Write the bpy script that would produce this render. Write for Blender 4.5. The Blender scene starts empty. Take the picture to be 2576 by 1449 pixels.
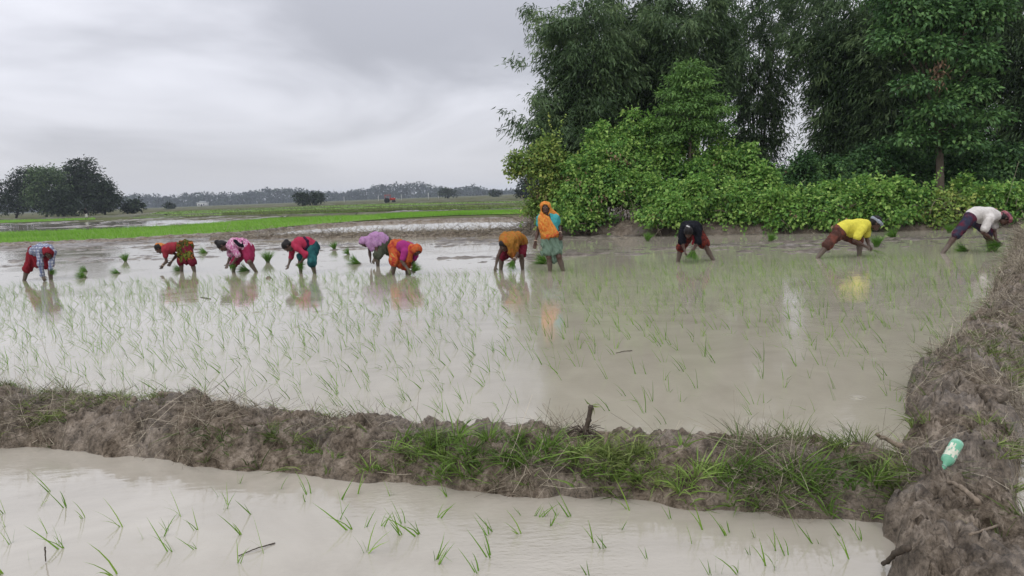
import bpy, math, random
import numpy as np
from mathutils import Matrix, Vector

random.seed(11)
RNG = np.random.default_rng(11)
SC = bpy.context.scene
COL = SC.collection

# ------------------------------------------------------------------ camera
CAM_H = 1.6
PITCH = math.radians(7.25)
ROLL = math.radians(2.15)
FPX = 1874.0                       # focal length in pixels of a 2576 px wide frame
X0 = np.array([1.0, 0, 0]); U0 = np.array([0, math.sin(PITCH), math.cos(PITCH)])
FW = np.array([0, math.cos(PITCH), -math.sin(PITCH)])
RT = math.cos(ROLL) * X0 - math.sin(ROLL) * U0
UP = math.sin(ROLL) * X0 + math.cos(ROLL) * U0
cam_d = bpy.data.cameras.new('camera'); cam = bpy.data.objects.new('camera', cam_d); COL.objects.link(cam)
cam_d.sensor_width = 36.0; cam_d.lens = FPX / 2576 * 36
cam_d.clip_start = 0.05; cam_d.clip_end = 9000
cam.matrix_world = Matrix(((RT[0], UP[0], -FW[0], 0), (RT[1], UP[1], -FW[1], 0), (RT[2], UP[2], -FW[2], CAM_H), (0, 0, 0, 1)))
SC.camera = cam

# ------------------------------------------------------------------ sky, sun, exposure
SUN_EL, SUN_AZ = math.radians(46), math.radians(205)      # soft light from above, behind the viewer
SKY_DARK, SKY_LIGHT = (0.37, 0.377, 0.418), (0.69, 0.697, 0.755)
world = bpy.data.worlds.new('World'); SC.world = world; world.use_nodes = True
wn, wl = world.node_tree.nodes, world.node_tree.links
wn.clear()
w_out = wn.new('ShaderNodeOutputWorld'); w_bg = wn.new('ShaderNodeBackground')
w_sky = wn.new('ShaderNodeTexSky'); w_sky.sky_type = 'NISHITA'; w_sky.sun_disc = False
w_sky.sun_elevation = SUN_EL; w_sky.sun_rotation = SUN_AZ
w_tc = wn.new('ShaderNodeTexCoord'); w_sep = wn.new('ShaderNodeSeparateXYZ')
wl.new(w_tc.outputs['Generated'], w_sep.inputs[0])


def wmath(op, a, b=None, c=None):
    n = wn.new('ShaderNodeMath'); n.operation = op
    for i, v in enumerate((a, b, c)):
        if v is None: continue
        if isinstance(v, (int, float)): n.inputs[i].default_value = v
        else: wl.new(v, n.inputs[i])
    return n.outputs[0]


w_z = wmath('MAXIMUM', w_sep.outputs['Z'], 0.0)
w_den = wmath('ADD', w_z, 0.16)
w_u = wmath('DIVIDE', w_sep.outputs['X'], w_den); w_v = wmath('DIVIDE', w_sep.outputs['Y'], w_den)
w_com = wn.new('ShaderNodeCombineXYZ'); wl.new(w_u, w_com.inputs[0]); wl.new(w_v, w_com.inputs[1])
w_no = wn.new('ShaderNodeTexNoise'); w_no.inputs['Scale'].default_value = 0.62; w_no.inputs['Detail'].default_value = 5
w_no.inputs['Roughness'].default_value = 0.5; w_no.inputs['Distortion'].default_value = 0.5
w_map = wn.new('ShaderNodeMapping'); w_map.inputs['Location'].default_value = (0.0, 7.3, 0)
w_map.inputs['Scale'].default_value = (1.0, 0.8, 1)
wl.new(w_com.outputs[0], w_map.inputs[0]); wl.new(w_map.outputs[0], w_no.inputs['Vector'])
w_cr = wn.new('ShaderNodeValToRGB')
w_cr.color_ramp.elements[0].position = 0.33; w_cr.color_ramp.elements[0].color = (*SKY_DARK, 1)
w_cr.color_ramp.elements[1].position = 0.66; w_cr.color_ramp.elements[1].color = (*SKY_LIGHT, 1)
w_cr.color_ramp.interpolation = 'EASE'
wl.new(w_no.outputs['Fac'], w_cr.inputs[0])
# overcast sky: smooth pale horizon, and the zenith brighter than the horizon
w_hor = wn.new('ShaderNodeMix'); w_hor.data_type = 'RGBA'
w_hf = wmath('SUBTRACT', 1.0, wmath('MULTIPLY', w_z, 7.0)); w_hf2 = wmath('MAXIMUM', w_hf, 0.0)
wl.new(w_hf2, w_hor.inputs[0]); wl.new(w_cr.outputs[0], w_hor.inputs[6]); w_hor.inputs[7].default_value = (0.635, 0.635, 0.675, 1)
w_gain = wmath('MULTIPLY_ADD', w_z, 2.1, 1.0)
w_mul = wn.new('ShaderNodeVectorMath'); w_mul.operation = 'SCALE'
wl.new(w_hor.outputs[2], w_mul.inputs[0]); wl.new(w_gain, w_mul.inputs['Scale'])
w_ss = wn.new('ShaderNodeVectorMath'); w_ss.operation = 'SCALE'; w_ss.inputs['Scale'].default_value = 0.10
wl.new(w_sky.outputs[0], w_ss.inputs[0])
w_mix = wn.new('ShaderNodeMix'); w_mix.data_type = 'RGBA'; w_mix.inputs[0].default_value = 0.06
wl.new(w_mul.outputs[0], w_mix.inputs[6]); wl.new(w_ss.outputs[0], w_mix.inputs[7])
wl.new(w_mix.outputs[2], w_bg.inputs['Color']); w_bg.inputs['Strength'].default_value = 1.0
wl.new(w_bg.outputs[0], w_out.inputs['Surface'])

sun_d = bpy.data.lights.new('sun', 'SUN'); sun = bpy.data.objects.new('sun', sun_d); COL.objects.link(sun)
sun_d.energy = 1.45; sun_d.angle = math.radians(55); sun_d.color = (1.0, 0.97, 0.92)
sdir = Vector((math.sin(SUN_AZ) * math.cos(SUN_EL), math.cos(SUN_AZ) * math.cos(SUN_EL), math.sin(SUN_EL)))
sun.rotation_euler = sdir.to_track_quat('Z', 'Y').to_euler()
SC.view_settings.view_transform = 'Standard'; SC.view_settings.look = 'None'
SC.view_settings.exposure = 0.0; SC.view_settings.gamma = 1.0
try:
    SC.view_settings.use_curve_mapping = False
except Exception:
    pass
SC.cycles.max_bounces = 6; SC.cycles.diffuse_bounces = 3; SC.cycles.glossy_bounces = 3
SC.cycles.transmission_bounces = 4; SC.cycles.transparent_max_bounces = 4; SC.cycles.volume_bounces = 0
SC.cycles.use_denoising = True


# ------------------------------------------------------------------ helpers
def ray(u, v):
    d = RT * ((u - 1288) / FPX) - UP * ((v - 724.5) / FPX) + FW
    return d


def G(u, v, z=0.0):
    """place on the level z that the photograph shows at (u, v)"""
    d = ray(u, v); t = (z - CAM_H) / d[2]
    return np.array([d[0] * t, d[1] * t, z])


def AtY(u, v, Y):
    d = ray(u, v); t = Y / d[1]
    return np.array([d[0] * t, Y, CAM_H + d[2] * t])


def nrm(a):
    a = np.asarray(a, float)
    return a / np.maximum(np.linalg.norm(a, axis=-1, keepdims=True), 1e-9)


def _h(ix, iy, iz, s):
    h = (ix * 374761393 + iy * 668265263 + iz * 2147483647 + s * 1274126177) & 0xffffffff
    h = ((h ^ (h >> 13)) * 1274126177) & 0xffffffff
    h = h ^ (h >> 16)
    return (h & 0xffff) / 32767.5 - 1.0


def vnoise(x, y, z=None, s=0):
    x, y = np.asarray(x, float), np.asarray(y, float)
    z = np.zeros_like(x) if z is None else np.asarray(z, float)
    ix, iy, iz = np.floor(x).astype(np.int64), np.floor(y).astype(np.int64), np.floor(z).astype(np.int64)
    fx, fy, fz = x - ix, y - iy, z - iz
    fx, fy, fz = (t * t * (3 - 2 * t) for t in (fx, fy, fz))
    r = 0
    for dx in (0, 1):
        wx = fx if dx else 1 - fx
        for dy in (0, 1):
            wy = fy if dy else 1 - fy
            for dz in (0, 1):
                wz = fz if dz else 1 - fz
                r = r + wx * wy * wz * _h(ix + dx, iy + dy, iz + dz, s)
    return r


def fbm(x, y, z=None, s=0, o=4, g=0.5):
    r, a, f, t = 0, 1.0, 1.0, 0
    for i in range(o):
        r = r + a * vnoise(x * f, y * f, None if z is None else z * f, s + 17 * i); t += a
        a *= g; f *= 2.03
    return r / t


def billow(x, y, s=0, o=4, g=0.5):
    r, a, f, t = 0, 1.0, 1.0, 0
    for i in range(o):
        r = r + a * np.abs(vnoise(x * f, y * f, None, s + 31 * i)); t += a
        a *= g; f *= 2.1
    return r / t


def worley(x, y, s=0):
    """distance to the nearest of scattered points: rounded lumps with creases between them"""
    ix, iy = np.floor(x).astype(np.int64), np.floor(y).astype(np.int64); best = np.full(x.shape, 9.0)
    z0 = np.zeros_like(ix)
    for dx in (-1, 0, 1):
        for dy in (-1, 0, 1):
            cx, cy = ix + dx, iy + dy
            px = cx + .5 + .48 * _h(cx, cy, z0, s); py = cy + .5 + .48 * _h(cx, cy, z0, s + 7)
            best = np.minimum(best, (x - px) ** 2 + (y - py) ** 2)
    return np.sqrt(best)


def mesh_np(name, V, quads=None, tris=None, smooth=False, tint=None):
    me = bpy.data.meshes.new(name)
    V = np.asarray(V, np.float32)
    nq = 0 if quads is None else len(quads); nt = 0 if tris is None else len(tris)
    me.vertices.add(len(V)); me.vertices.foreach_set('co', V.ravel())
    idx = []
    if nq: idx.append(np.asarray(quads, np.int32).ravel())
    if nt: idx.append(np.asarray(tris, np.int32).ravel())
    idx = np.concatenate(idx)
    me.loops.add(len(idx)); me.loops.foreach_set('vertex_index', idx)
    me.polygons.add(nq + nt)
    st = np.concatenate([np.arange(nq) * 4, nq * 4 + np.arange(nt) * 3]).astype(np.int32)
    me.polygons.foreach_set('loop_start', st)
    me.polygons.foreach_set('loop_total', np.concatenate([np.full(nq, 4), np.full(nt, 3)]).astype(np.int32))
    me.update(calc_edges=True); me.validate()
    if smooth: me.polygons.foreach_set('use_smooth', np.ones(nq + nt, bool))
    if tint is not None:
        a = me.attributes.new('tint', 'FLOAT', 'POINT'); a.data.foreach_set('value', np.asarray(tint, np.float32))
    return me


def obj(name, me, mat=None, parent=None, loc=None):
    o = bpy.data.objects.new(name, me); COL.objects.link(o)
    if me is not None and mat is not None and not me.materials: me.materials.append(mat)
    if parent is not None: o.parent = parent
    if loc is not None: o.location = [float(c) for c in loc]
    return o


def tag(o, label=None, cat=None, group=None, kind=None):
    if label: o['label'] = label
    if cat: o['category'] = cat
    if group: o['group'] = group
    if kind: o['kind'] = kind
    return o


def empty(name, loc, label, cat, group=None):
    o = bpy.data.objects.new(name, None); COL.objects.link(o); o.location = [float(c) for c in loc]
    o.empty_display_size = 0.2
    return tag(o, label, cat, group)


class MB:
    """collects vertex / face arrays into one mesh"""
    def __init__(s): s.V, s.Q, s.T, s.tn, s.n = [], [], [], [], 0

    def add(s, V, quads=None, tris=None, tint=None):
        V = np.asarray(V, float).reshape(-1, 3)
        s.V.append(V)
        if quads is not None and len(quads): s.Q.append(np.asarray(quads).reshape(-1, 4) + s.n)
        if tris is not None and len(tris): s.T.append(np.asarray(tris).reshape(-1, 3) + s.n)
        s.tn.append(np.zeros(len(V)) if tint is None else np.broadcast_to(tint, (len(V),)))
        s.n += len(V)

    def mesh(s, name, smooth=False, origin=None):
        V = np.concatenate(s.V)
        if origin is not None: V = V - np.asarray(origin)
        return mesh_np(name, V, np.concatenate(s.Q) if s.Q else None, np.concatenate(s.T) if s.T else None, smooth, np.concatenate(s.tn))


def strips(P, D, L, W, B, side=None, seg=3, tint=None, point=0.0):
    """n curved tapering blades: root P, direction D, length L, width W, bend vector B"""
    P, D, B = np.asarray(P, float), np.asarray(D, float), np.asarray(B, float); n = len(P)
    L = np.broadcast_to(L, (n,))[:, None]; W = np.broadcast_to(W, (n,))[:, None]
    if side is None: side = nrm(np.cross(D, nrm(RNG.normal(size=(n, 3)))))
    rows = []
    for k in range(seg + 1):
        t = k / seg
        c = P + D * L * t + B * L * t * t
        w = W * 0.5 * (max(1 - t, point) ** 0.6 if k else 0.75)
        rows += [c - side * w, c + side * w]
    V = np.stack(rows, 1).reshape(-1, 3)
    m = 2 * (seg + 1)
    base = np.array([[2 * k, 2 * k + 1, 2 * k + 3, 2 * k + 2] for k in range(seg)])
    Q = (np.arange(n)[:, None, None] * m + base[None]).reshape(-1, 4)
    T = None if tint is None else np.repeat(np.asarray(tint), m)
    return V, Q, T


def leaves(C, A, N, L, W, tint=None, droop=0.25, wide=0.42):
    """n leaf blades, each a kite folded at its midrib"""
    n = len(C); L = np.broadcast_to(L, (n,))[:, None]; W = np.broadcast_to(W, (n,))[:, None]
    S = nrm(np.cross(A, N)); N2 = nrm(np.cross(S, A))
    v0 = C; v1 = C + A * L * wide + S * W * .5 + N2 * W * .12; v3 = C + A * L * wide - S * W * .5 + N2 * W * .12
    v2 = C + A * L - N2 * L * droop
    V = np.stack([v0, v1, v2, v3], 1).reshape(-1, 3)
    Q = np.arange(n * 4).reshape(-1, 4)
    return V, Q, None if tint is None else np.repeat(np.asarray(tint), 4)


def tube(pts, rad, sides=7, cap=True):
    pts = np.asarray(pts, float); n = len(pts); rad = np.broadcast_to(rad, (n,))
    T = np.gradient(pts, axis=0); T = nrm(T)
    ref = np.array([0.13, 0.97, 0.2]) if abs(T[0][1]) < .8 else np.array([1.0, .1, 0])
    S = nrm(np.cross(T, ref)); R = np.cross(S, T)
    a = np.linspace(0, 2 * math.pi, sides, endpoint=False)
    V = pts[:, None] + rad[:, None, None] * (np.cos(a)[None, :, None] * S[:, None] + np.sin(a)[None, :, None] * R[:, None])
    V = V.reshape(-1, 3); Q = []
    for i in range(n - 1):
        for j in range(sides):
            k = (j + 1) % sides
            Q.append([i * sides + j, i * sides + k, (i + 1) * sides + k, (i + 1) * sides + j])
    Tt = []
    if cap:
        V = np.vstack([V, pts[0], pts[-1]]); b = n * sides
        for j in range(sides):
            k = (j + 1) % sides
            Tt += [[b, k, j], [b + 1, (n - 1) * sides + j, (n - 1) * sides + k]]
    return V, np.array(Q), np.array(Tt).reshape(-1, 3)


# ------------------------------------------------------------------ materials
def new_mat(name):
    m = bpy.data.materials.new(name); m.use_nodes = True
    return m, m.node_tree.nodes, m.node_tree.links, m.node_tree.nodes['Principled BSDF']


def nnoise(N, K, scale, detail=4, rough=0.55, vec=None, dist=0.0):
    t = N.new('ShaderNodeTexNoise'); t.inputs['Scale'].default_value = scale; t.inputs['Detail'].default_value = detail
    t.inputs['Roughness'].default_value = rough; t.inputs['Distortion'].default_value = dist
    if vec is not None: K.new(vec, t.inputs['Vector'])
    return t.outputs['Fac']


def nramp(N, K, fac, stops, interp='LINEAR'):
    r = N.new('ShaderNodeValToRGB'); r.color_ramp.interpolation = interp; e = r.color_ramp.elements
    while len(e) > len(stops): e.remove(e[-1])
    while len(e) < len(stops): e.new(1.0)
    for i, (p, c) in enumerate(stops):
        e[i].position = p; e[i].color = (*c, 1) if len(c) == 3 else c
    K.new(fac, r.inputs[0]); return r.outputs[0]


def nmath(N, K, op, a, b=None):
    n = N.new('ShaderNodeMath'); n.operation = op
    for i, v in enumerate((a, b)):
        if v is None: continue
        if isinstance(v, (int, float)): n.inputs[i].default_value = v
        else: K.new(v, n.inputs[i])
    return n.outputs[0]


def nmix(N, K, f, a, b):
    n = N.new('ShaderNodeMix'); n.data_type = 'RGBA'
    for i, v in ((0, f), (6, a), (7, b)):
        if isinstance(v, (int, float)): n.inputs[i].default_value = v
        elif isinstance(v, tuple): n.inputs[i].default_value = (*v, 1)
        else: K.new(v, n.inputs[i])
    return n.outputs[2]


def ncoord(N, K, kind='Object', scale=None, rot=None):
    tc = N.new('ShaderNodeTexCoord'); v = tc.outputs[kind]
    if scale or rot:
        m = N.new('ShaderNodeMapping'); K.new(v, m.inputs[0])
        if scale: m.inputs['Scale'].default_value = scale
        if rot: m.inputs['Rotation'].default_value = rot
        v = m.outputs[0]
    return v


def nbump(N, K, b, h, strength, dist=0.01):
    n = N.new('ShaderNodeBump'); n.inputs['Strength'].default_value = strength; n.inputs['Distance'].default_value = dist
    K.new(h, n.inputs['Height']); K.new(n.outputs[0], b.inputs['Normal']); return n


def leaf_mat(name, c0, c1, c2, rough=0.5, transl=0.28, spec=0.22):
    m, N, K, b = new_mat(name)
    at = N.new('ShaderNodeAttribute'); at.attribute_name = 'tint'
    col = nramp(N, K, at.outputs['Fac'], [(0.0, c0), (0.5, c1), (1.0, c2)])
    K.new(col, b.inputs['Base Color']); b.inputs['Roughness'].default_value = rough
    b.inputs['Specular IOR Level'].default_value = spec
    tr = N.new('ShaderNodeBsdfTranslucent'); K.new(col, tr.inputs['Color'])
    mx = N.new('ShaderNodeMixShader'); mx.inputs[0].default_value = transl
    K.new(b.outputs[0], mx.inputs[1]); K.new(tr.outputs[0], mx.inputs[2])
    K.new(mx.outputs[0], N['Material Output'].inputs['Surface'])
    return m


def plain_mat(name, col, rough=0.7, var=0.25, scale=30, bump=0.0, metal=0.0, col2=None):
    m, N, K, b = new_mat(name)
    v = ncoord(N, K); f = nnoise(N, K, scale, 5, .6, v)
    d = tuple(c * (1 - var) for c in col) if col2 is None else col2
    K.new(nramp(N, K, f, [(0.3, d), (0.7, col)]), b.inputs['Base Color'])
    b.inputs['Roughness'].default_value = rough; b.inputs['Metallic'].default_value = metal; b.inputs['Specular IOR Level'].default_value = .15
    if bump: nbump(N, K, b, f, bump, 0.01)
    return m


def water_mat(name, c0, c1, ripple=0.5, rings=True, rough=0.04):
    m, N, K, b = new_mat(name)
    v = ncoord(N, K)
    sil = nnoise(N, K, 0.8, 6, .6, v, 2.2)
    K.new(nramp(N, K, sil, [(0.3, c0), (0.7, c1)]), b.inputs['Base Color'])
    b.inputs['Roughness'].default_value = rough; b.inputs['IOR'].default_value = 1.74
    fine = nnoise(N, K, 26, 3, .55, ncoord(N, K, 'Object', (0.8, 1.5, 1)))
    mid = nnoise(N, K, 5.5, 3, .5, ncoord(N, K, 'Object', (0.7, 1.4, 1)))
    mask = nramp(N, K, nnoise(N, K, 0.45, 3, .5, v, .4), [(0.48, (.06,) * 3), (0.68, (1,) * 3)])
    h = nmath(N, K, 'MULTIPLY', fine, mask)
    h = nmath(N, K, 'ADD', h, nmath(N, K, 'MULTIPLY', mid, .45))
    if rings:
        vo = N.new('ShaderNodeTexVoronoi'); vo.inputs['Scale'].default_value = 1.15; K.new(v, vo.inputs['Vector'])
        vo.voronoi_dimensions = '2D'
        d = vo.outputs['Distance']
        wv = nmath(N, K, 'SINE', nmath(N, K, 'MULTIPLY', d, 165.0))
        fall = nmath(N, K, 'SUBTRACT', 1.0, nmath(N, K, 'MULTIPLY', d, 8.5)); fall = nmath(N, K, 'MAXIMUM', fall, 0.0)
        sp = N.new('ShaderNodeSeparateColor'); K.new(vo.outputs['Color'], sp.inputs[0])
        on = nmath(N, K, 'GREATER_THAN', sp.outputs[0], 0.62)
        rg = nmath(N, K, 'MULTIPLY', nmath(N, K, 'MULTIPLY', wv, fall), on)
        h = nmath(N, K, 'ADD', h, nmath(N, K, 'MULTIPLY', rg, 0.35))
    nbump(N, K, b, h, ripple, 0.012)
    return m


def mud_mat(name, c0, c1, c2, scale=9, rough=(0.35, 0.75), bump=0.7):
    m, N, K, b = new_mat(name)
    v = ncoord(N, K)
    f = nnoise(N, K, scale, 9, .74, v, .25); f2 = nnoise(N, K, scale * .22, 3, .5, v)
    f3 = nnoise(N, K, scale * 7, 4, .6, v)
    c = nramp(N, K, f, [(0.36, c0), (0.5, c1), (0.66, c2)])
    c = nmix(N, K, nmath(N, K, 'MULTIPLY', f2, .35), c, tuple(x * .7 for x in c1))
    sp = nramp(N, K, nnoise(N, K, scale * 4.5, 5, .65, v, .6), [(0.36, (1,) * 3), (0.50, (0,) * 3)])
    c = nmix(N, K, nmath(N, K, 'MULTIPLY', sp, .55), c, tuple(x * .45 for x in c0))
    K.new(c, b.inputs['Base Color']); K.new(nramp(N, K, f2, [(0.4, (.04,) * 3), (0.62, (.42,) * 3)]), b.inputs['Specular IOR Level'])
    r = nramp(N, K, f2, [(0.35, (rough[0],) * 3), (0.65, (rough[1],) * 3)]); K.new(r, b.inputs['Roughness'])
    hh = nmath(N, K, 'ADD', f, nmath(N, K, 'MULTIPLY', f3, .35))
    nbump(N, K, b, hh, bump, 0.03)
    return m


M = {}
M['mud'] = mud_mat('wet mud', (0.032, 0.024, 0.016), (0.155, 0.124, 0.093), (0.335, 0.28, 0.222), 10, (.75, .3), 1.0)
M['mudflat'] = mud_mat('puddled mud', (0.055, 0.046, 0.037), (0.125, 0.107, 0.09), (0.26, 0.23, 0.195), 3, (0.5, 0.22), .6)
M['bank'] = mud_mat('bank mud', (0.08, 0.063, 0.048), (0.15, 0.122, 0.096), (0.24, 0.2, 0.163), 4, (0.8, 0.4), .8)
M['water'] = water_mat('silty water', (0.282, 0.256, 0.2), (0.345, 0.316, 0.252), 0.2)
M['water_far'] = water_mat('silty water far', (0.335, 0.30, 0.24), (0.385, 0.348, 0.28), 0.03, False)
M['water_front'] = water_mat('silty water near', (0.28, 0.255, 0.208), (0.36, 0.332, 0.278), 0.55)
M['bark'] = plain_mat('bark', (0.16, 0.13, 0.10), .9, .5, 18, .5)
M['bark_dark'] = plain_mat('dark bark', (0.06, 0.05, 0.042), .9, .5, 12, .4)
M['twig'] = plain_mat('wet twig', (0.085, 0.066, 0.05), .6, .5, 60, .3)
M['twig_pale'] = plain_mat('bare dry wood', (0.22, 0.175, 0.13), .8, .45, 45, .3)
M['culm'] = plain_mat('bamboo culm', (0.10, 0.12, 0.05), .5, .5, 5)
M['bamboo'] = leaf_mat('bamboo leaf', (0.027, 0.052, 0.02), (0.07, 0.122, 0.047), (0.155, 0.225, 0.095), transl=.28)
M['broad'] = leaf_mat('broad tree leaf', (0.035, 0.085, 0.03), (0.075, 0.165, 0.05), (0.15, 0.27, 0.08))
M['cone'] = leaf_mat('pinnate leaf', (0.055, 0.12, 0.03), (0.115, 0.23, 0.055), (0.20, 0.34, 0.085))
M['vine'] = leaf_mat('creeper leaf', (0.045, 0.125, 0.028), (0.155, 0.315, 0.058), (0.33, 0.48, 0.12), transl=.38)
M['vine_y'] = leaf_mat('yellowing creeper leaf', (0.07, 0.13, 0.03), (0.16, 0.26, 0.05), (0.32, 0.36, 0.09))
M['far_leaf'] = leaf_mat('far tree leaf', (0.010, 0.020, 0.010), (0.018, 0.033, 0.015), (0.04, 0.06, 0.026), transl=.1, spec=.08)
M['grass'] = leaf_mat('bund grass', (0.055, 0.075, 0.025), (0.115, 0.16, 0.04), (0.235, 0.28, 0.09))
M['straw'] = leaf_mat('dead grass', (0.06, 0.05, 0.035), (0.18, 0.152, 0.11), (0.42, 0.37, 0.28), transl=.1)
M['rice'] = leaf_mat('rice seedling', (0.06, 0.13, 0.015), (0.12, 0.25, 0.025), (0.24, 0.38, 0.055), transl=.35)
M['bundle'] = leaf_mat('bundled seedling', (0.04, 0.10, 0.015), (0.085, 0.20, 0.025), (0.17, 0.32, 0.05), transl=.3)
M['nursery'] = leaf_mat('nursery rice', (0.10, 0.22, 0.02), (0.16, 0.34, 0.03), (0.25, 0.43, 0.06), transl=.35)
M['dead_leaf'] = leaf_mat('dead leaves', (0.13, 0.08, 0.05), (0.24, 0.15, 0.09), (0.34, 0.23, 0.15))

# ================================================================== the land
def sheet(name, pts, mat, z=None, kind='structure'):
    pts = np.asarray(pts, float)
    if z is not None: pts = np.column_stack([pts[:, 0], pts[:, 1], np.full(len(pts), z)])
    me = bpy.data.meshes.new(name); me.from_pydata([tuple(p) for p in pts], [], [list(range(len(pts)))]); me.update()
    return tag(obj(name, me, mat), kind=kind)


def resample(pts, n):
    pts = np.asarray(pts, float); s = np.r_[0, np.cumsum(np.linalg.norm(np.diff(pts, axis=0), axis=1))]
    t = np.linspace(0, s[-1], n)
    out = np.column_stack([np.interp(t, s, pts[:, k]) for k in range(pts.shape[1])])
    k = max(3, n // 40) | 1
    ker = np.hanning(k + 2)[1:-1]; ker /= ker.sum()
    pad = np.vstack([np.repeat(out[:1], k // 2, 0), out, np.repeat(out[-1:], k // 2, 0)])
    return np.column_stack([np.convolve(pad[:, c], ker, 'valid') for c in range(out.shape[1])])


def bund(name, front, back, crest, ns, nt, mat, amp=0.05, freq=5.0, seed=1, sharp=0.55, skew=0.5, foot=0.07, wob=0.0):
    """an earth bank: rows from its front foot to its back foot, lumpy with clods"""
    f, b, c = resample(front, ns), resample(back, ns), resample(np.asarray(crest, float)[:, None], ns)[:, 0]
    wf = wob * (fbm(f[:, 0] * 2.2, f[:, 1] * 2.2, None, seed + 40, 4, .6)); f = f + np.column_stack([0 * wf, wf, 0 * wf]) if abs(f[-1, 0] - f[0, 0]) > abs(f[-1, 1] - f[0, 1]) else f + np.column_stack([wf, 0 * wf, 0 * wf])
    t = np.linspace(-0.14, 1.14, nt)
    tt = np.clip(t, 0, 1)
    ts = np.where(tt < skew, tt / skew * .5, .5 + (tt - skew) / (1 - skew) * .5)
    prof = np.sin(np.pi * ts) ** sharp
    P = f[:, None, :2] * (1 - t)[None, :, None] + b[:, None, :2] * t[None, :, None]
    X, Y = P[..., 0], P[..., 1]
    wav = 1 + .22 * fbm(X * 1.3, Y * 1.3, None, seed, 3)
    Z = c[:, None] * prof[None] * wav
    n1 = billow(X * freq + .7 * fbm(X * 3, Y * 3, None, seed + 5, 2), Y * freq, seed + 1, 4, .55)
    n2 = fbm(X * freq * .45, Y * freq * .45, None, seed + 2, 3)
    n3 = billow(X * freq * 3.2, Y * freq * 3.2, seed + 3, 3, .6)
    n4 = billow(X * freq * 6, Y * freq * 6, seed + 4, 2, .6)
    wx, wy = X + .05 * fbm(X * 9, Y * 9, None, seed + 6, 2), Y + .05 * fbm(X * 9, Y * 9, None, seed + 7, 2)
    cl = .8 * np.clip(1 - 1.5 * worley(wx * freq * .8, wy * freq * .8, seed) ** 2, 0, 1) + .5 * np.clip(1 - 1.5 * worley(wx * freq * 2.7, wy * freq * 2.7, seed + 1) ** 2, 0, 1)
    env = np.clip(prof * 1.25, 0.12, 1)[None]
    Z = Z + env * amp * (1.0 * (n1 - .3) + .8 * n2 + .6 * (n3 - .3) + .2 * (n4 - .3) + 1.6 * (cl - .62)) - foot * np.clip(np.maximum(-t, t - 1) / .14, 0, 1)[None]
    X = X + env * amp * .8 * fbm(X * freq, Y * freq, None, seed + 8, 3)
    Y = Y + env * amp * .8 * fbm(X * freq, Y * freq, None, seed + 9, 3)
    V = np.stack([X, Y, Z], -1)
    i = np.arange(ns - 1)[:, None] * nt + np.arange(nt - 1)[None]
    Q = np.stack([i, i + 1, i + nt + 1, i + nt], -1).reshape(-1, 4)[:, ::-1]
    o = tag(obj(name, mesh_np(name, V.reshape(-1, 3), Q, None, True), mat), kind='structure')
    dx = np.gradient(V, axis=0); dy = np.gradient(V, axis=1)
    Nn = nrm(np.cross(dx, dy)); Nn = np.where(Nn[..., 2:3] < 0, -Nn, Nn)
    return V, Nn


# --- bed of mud under everything, out to the horizon
def far_field_mat():
    m, N, K, b = new_mat('far paddies')
    v = ncoord(N, K, 'Object', (0.014, 0.09, 1), (0, 0, 0.06))
    f = nnoise(N, K, 1.0, 5, .55, v, .3); g = nnoise(N, K, 9, 5, .6, v)
    c = nramp(N, K, f, [(0.3, (0.075, 0.07, 0.042)), (0.40, (0.105, 0.09, 0.06)), (0.47, (0.08, 0.105, 0.032)), (0.53, (0.11, 0.093, 0.063)), (0.6, (0.085, 0.11, 0.034)), (0.7, (0.1, 0.088, 0.056))])
    c = nmix(N, K, nramp(N, K, g, [(0.42, (0,) * 3), (0.62, (.75,) * 3)]), c, (0.05, 0.05, 0.028))
    K.new(c, b.inputs['Base Color']); b.inputs['Roughness'].default_value = 0.95; b.inputs['Specular IOR Level'].default_value = .03
    return m


M['far_field'] = far_field_mat()
sheet('ground', [(-2400, -30, 0), (2400, -30, 0), (2400, 2450, 0), (-2400, 2450, 0)], M['mudflat'], -0.25)

# second earth bank line (behind the green strips), first far bank and hedge bank, all as seen
L2_PX = ((-700, 650), (-300, 636), (0, 622), (300, 609), (600, 591), (760, 574), (900, 564), (1100, 557), (1340, 552), (1500, 550))
L2 = [G(u, v) for u, v in L2_PX]
LM = [G(u, v) for u, v in ((520, 606), (640, 603), (800, 600), (1000, 597), (1200, 595), (1345, 592))]
LH = [G(u, v) for u, v in ((1335, 592), (1420, 592), (1600, 592), (1800, 590), (2000, 587), (2200, 582), (2400, 577), (2560, 572), (2750, 566))]
far = [tuple(p) for p in L2]
sheet('far_field', [(p[0], p[1] + .3, 0) for p in far] + [(2300, 900, 0), (2300, 2400, 0), (-2300, 2400, 0), (-2300, 200, 0)], M['far_field'], 0.03)
sheet('hedge_ground', [(p[0], p[1] + .5, 0) for p in LH] + [(60, 40, 0), (40, 75, 0), (2, 75, 0), (1.2, 40, 0)], M['bank'], 0.14)

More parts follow.
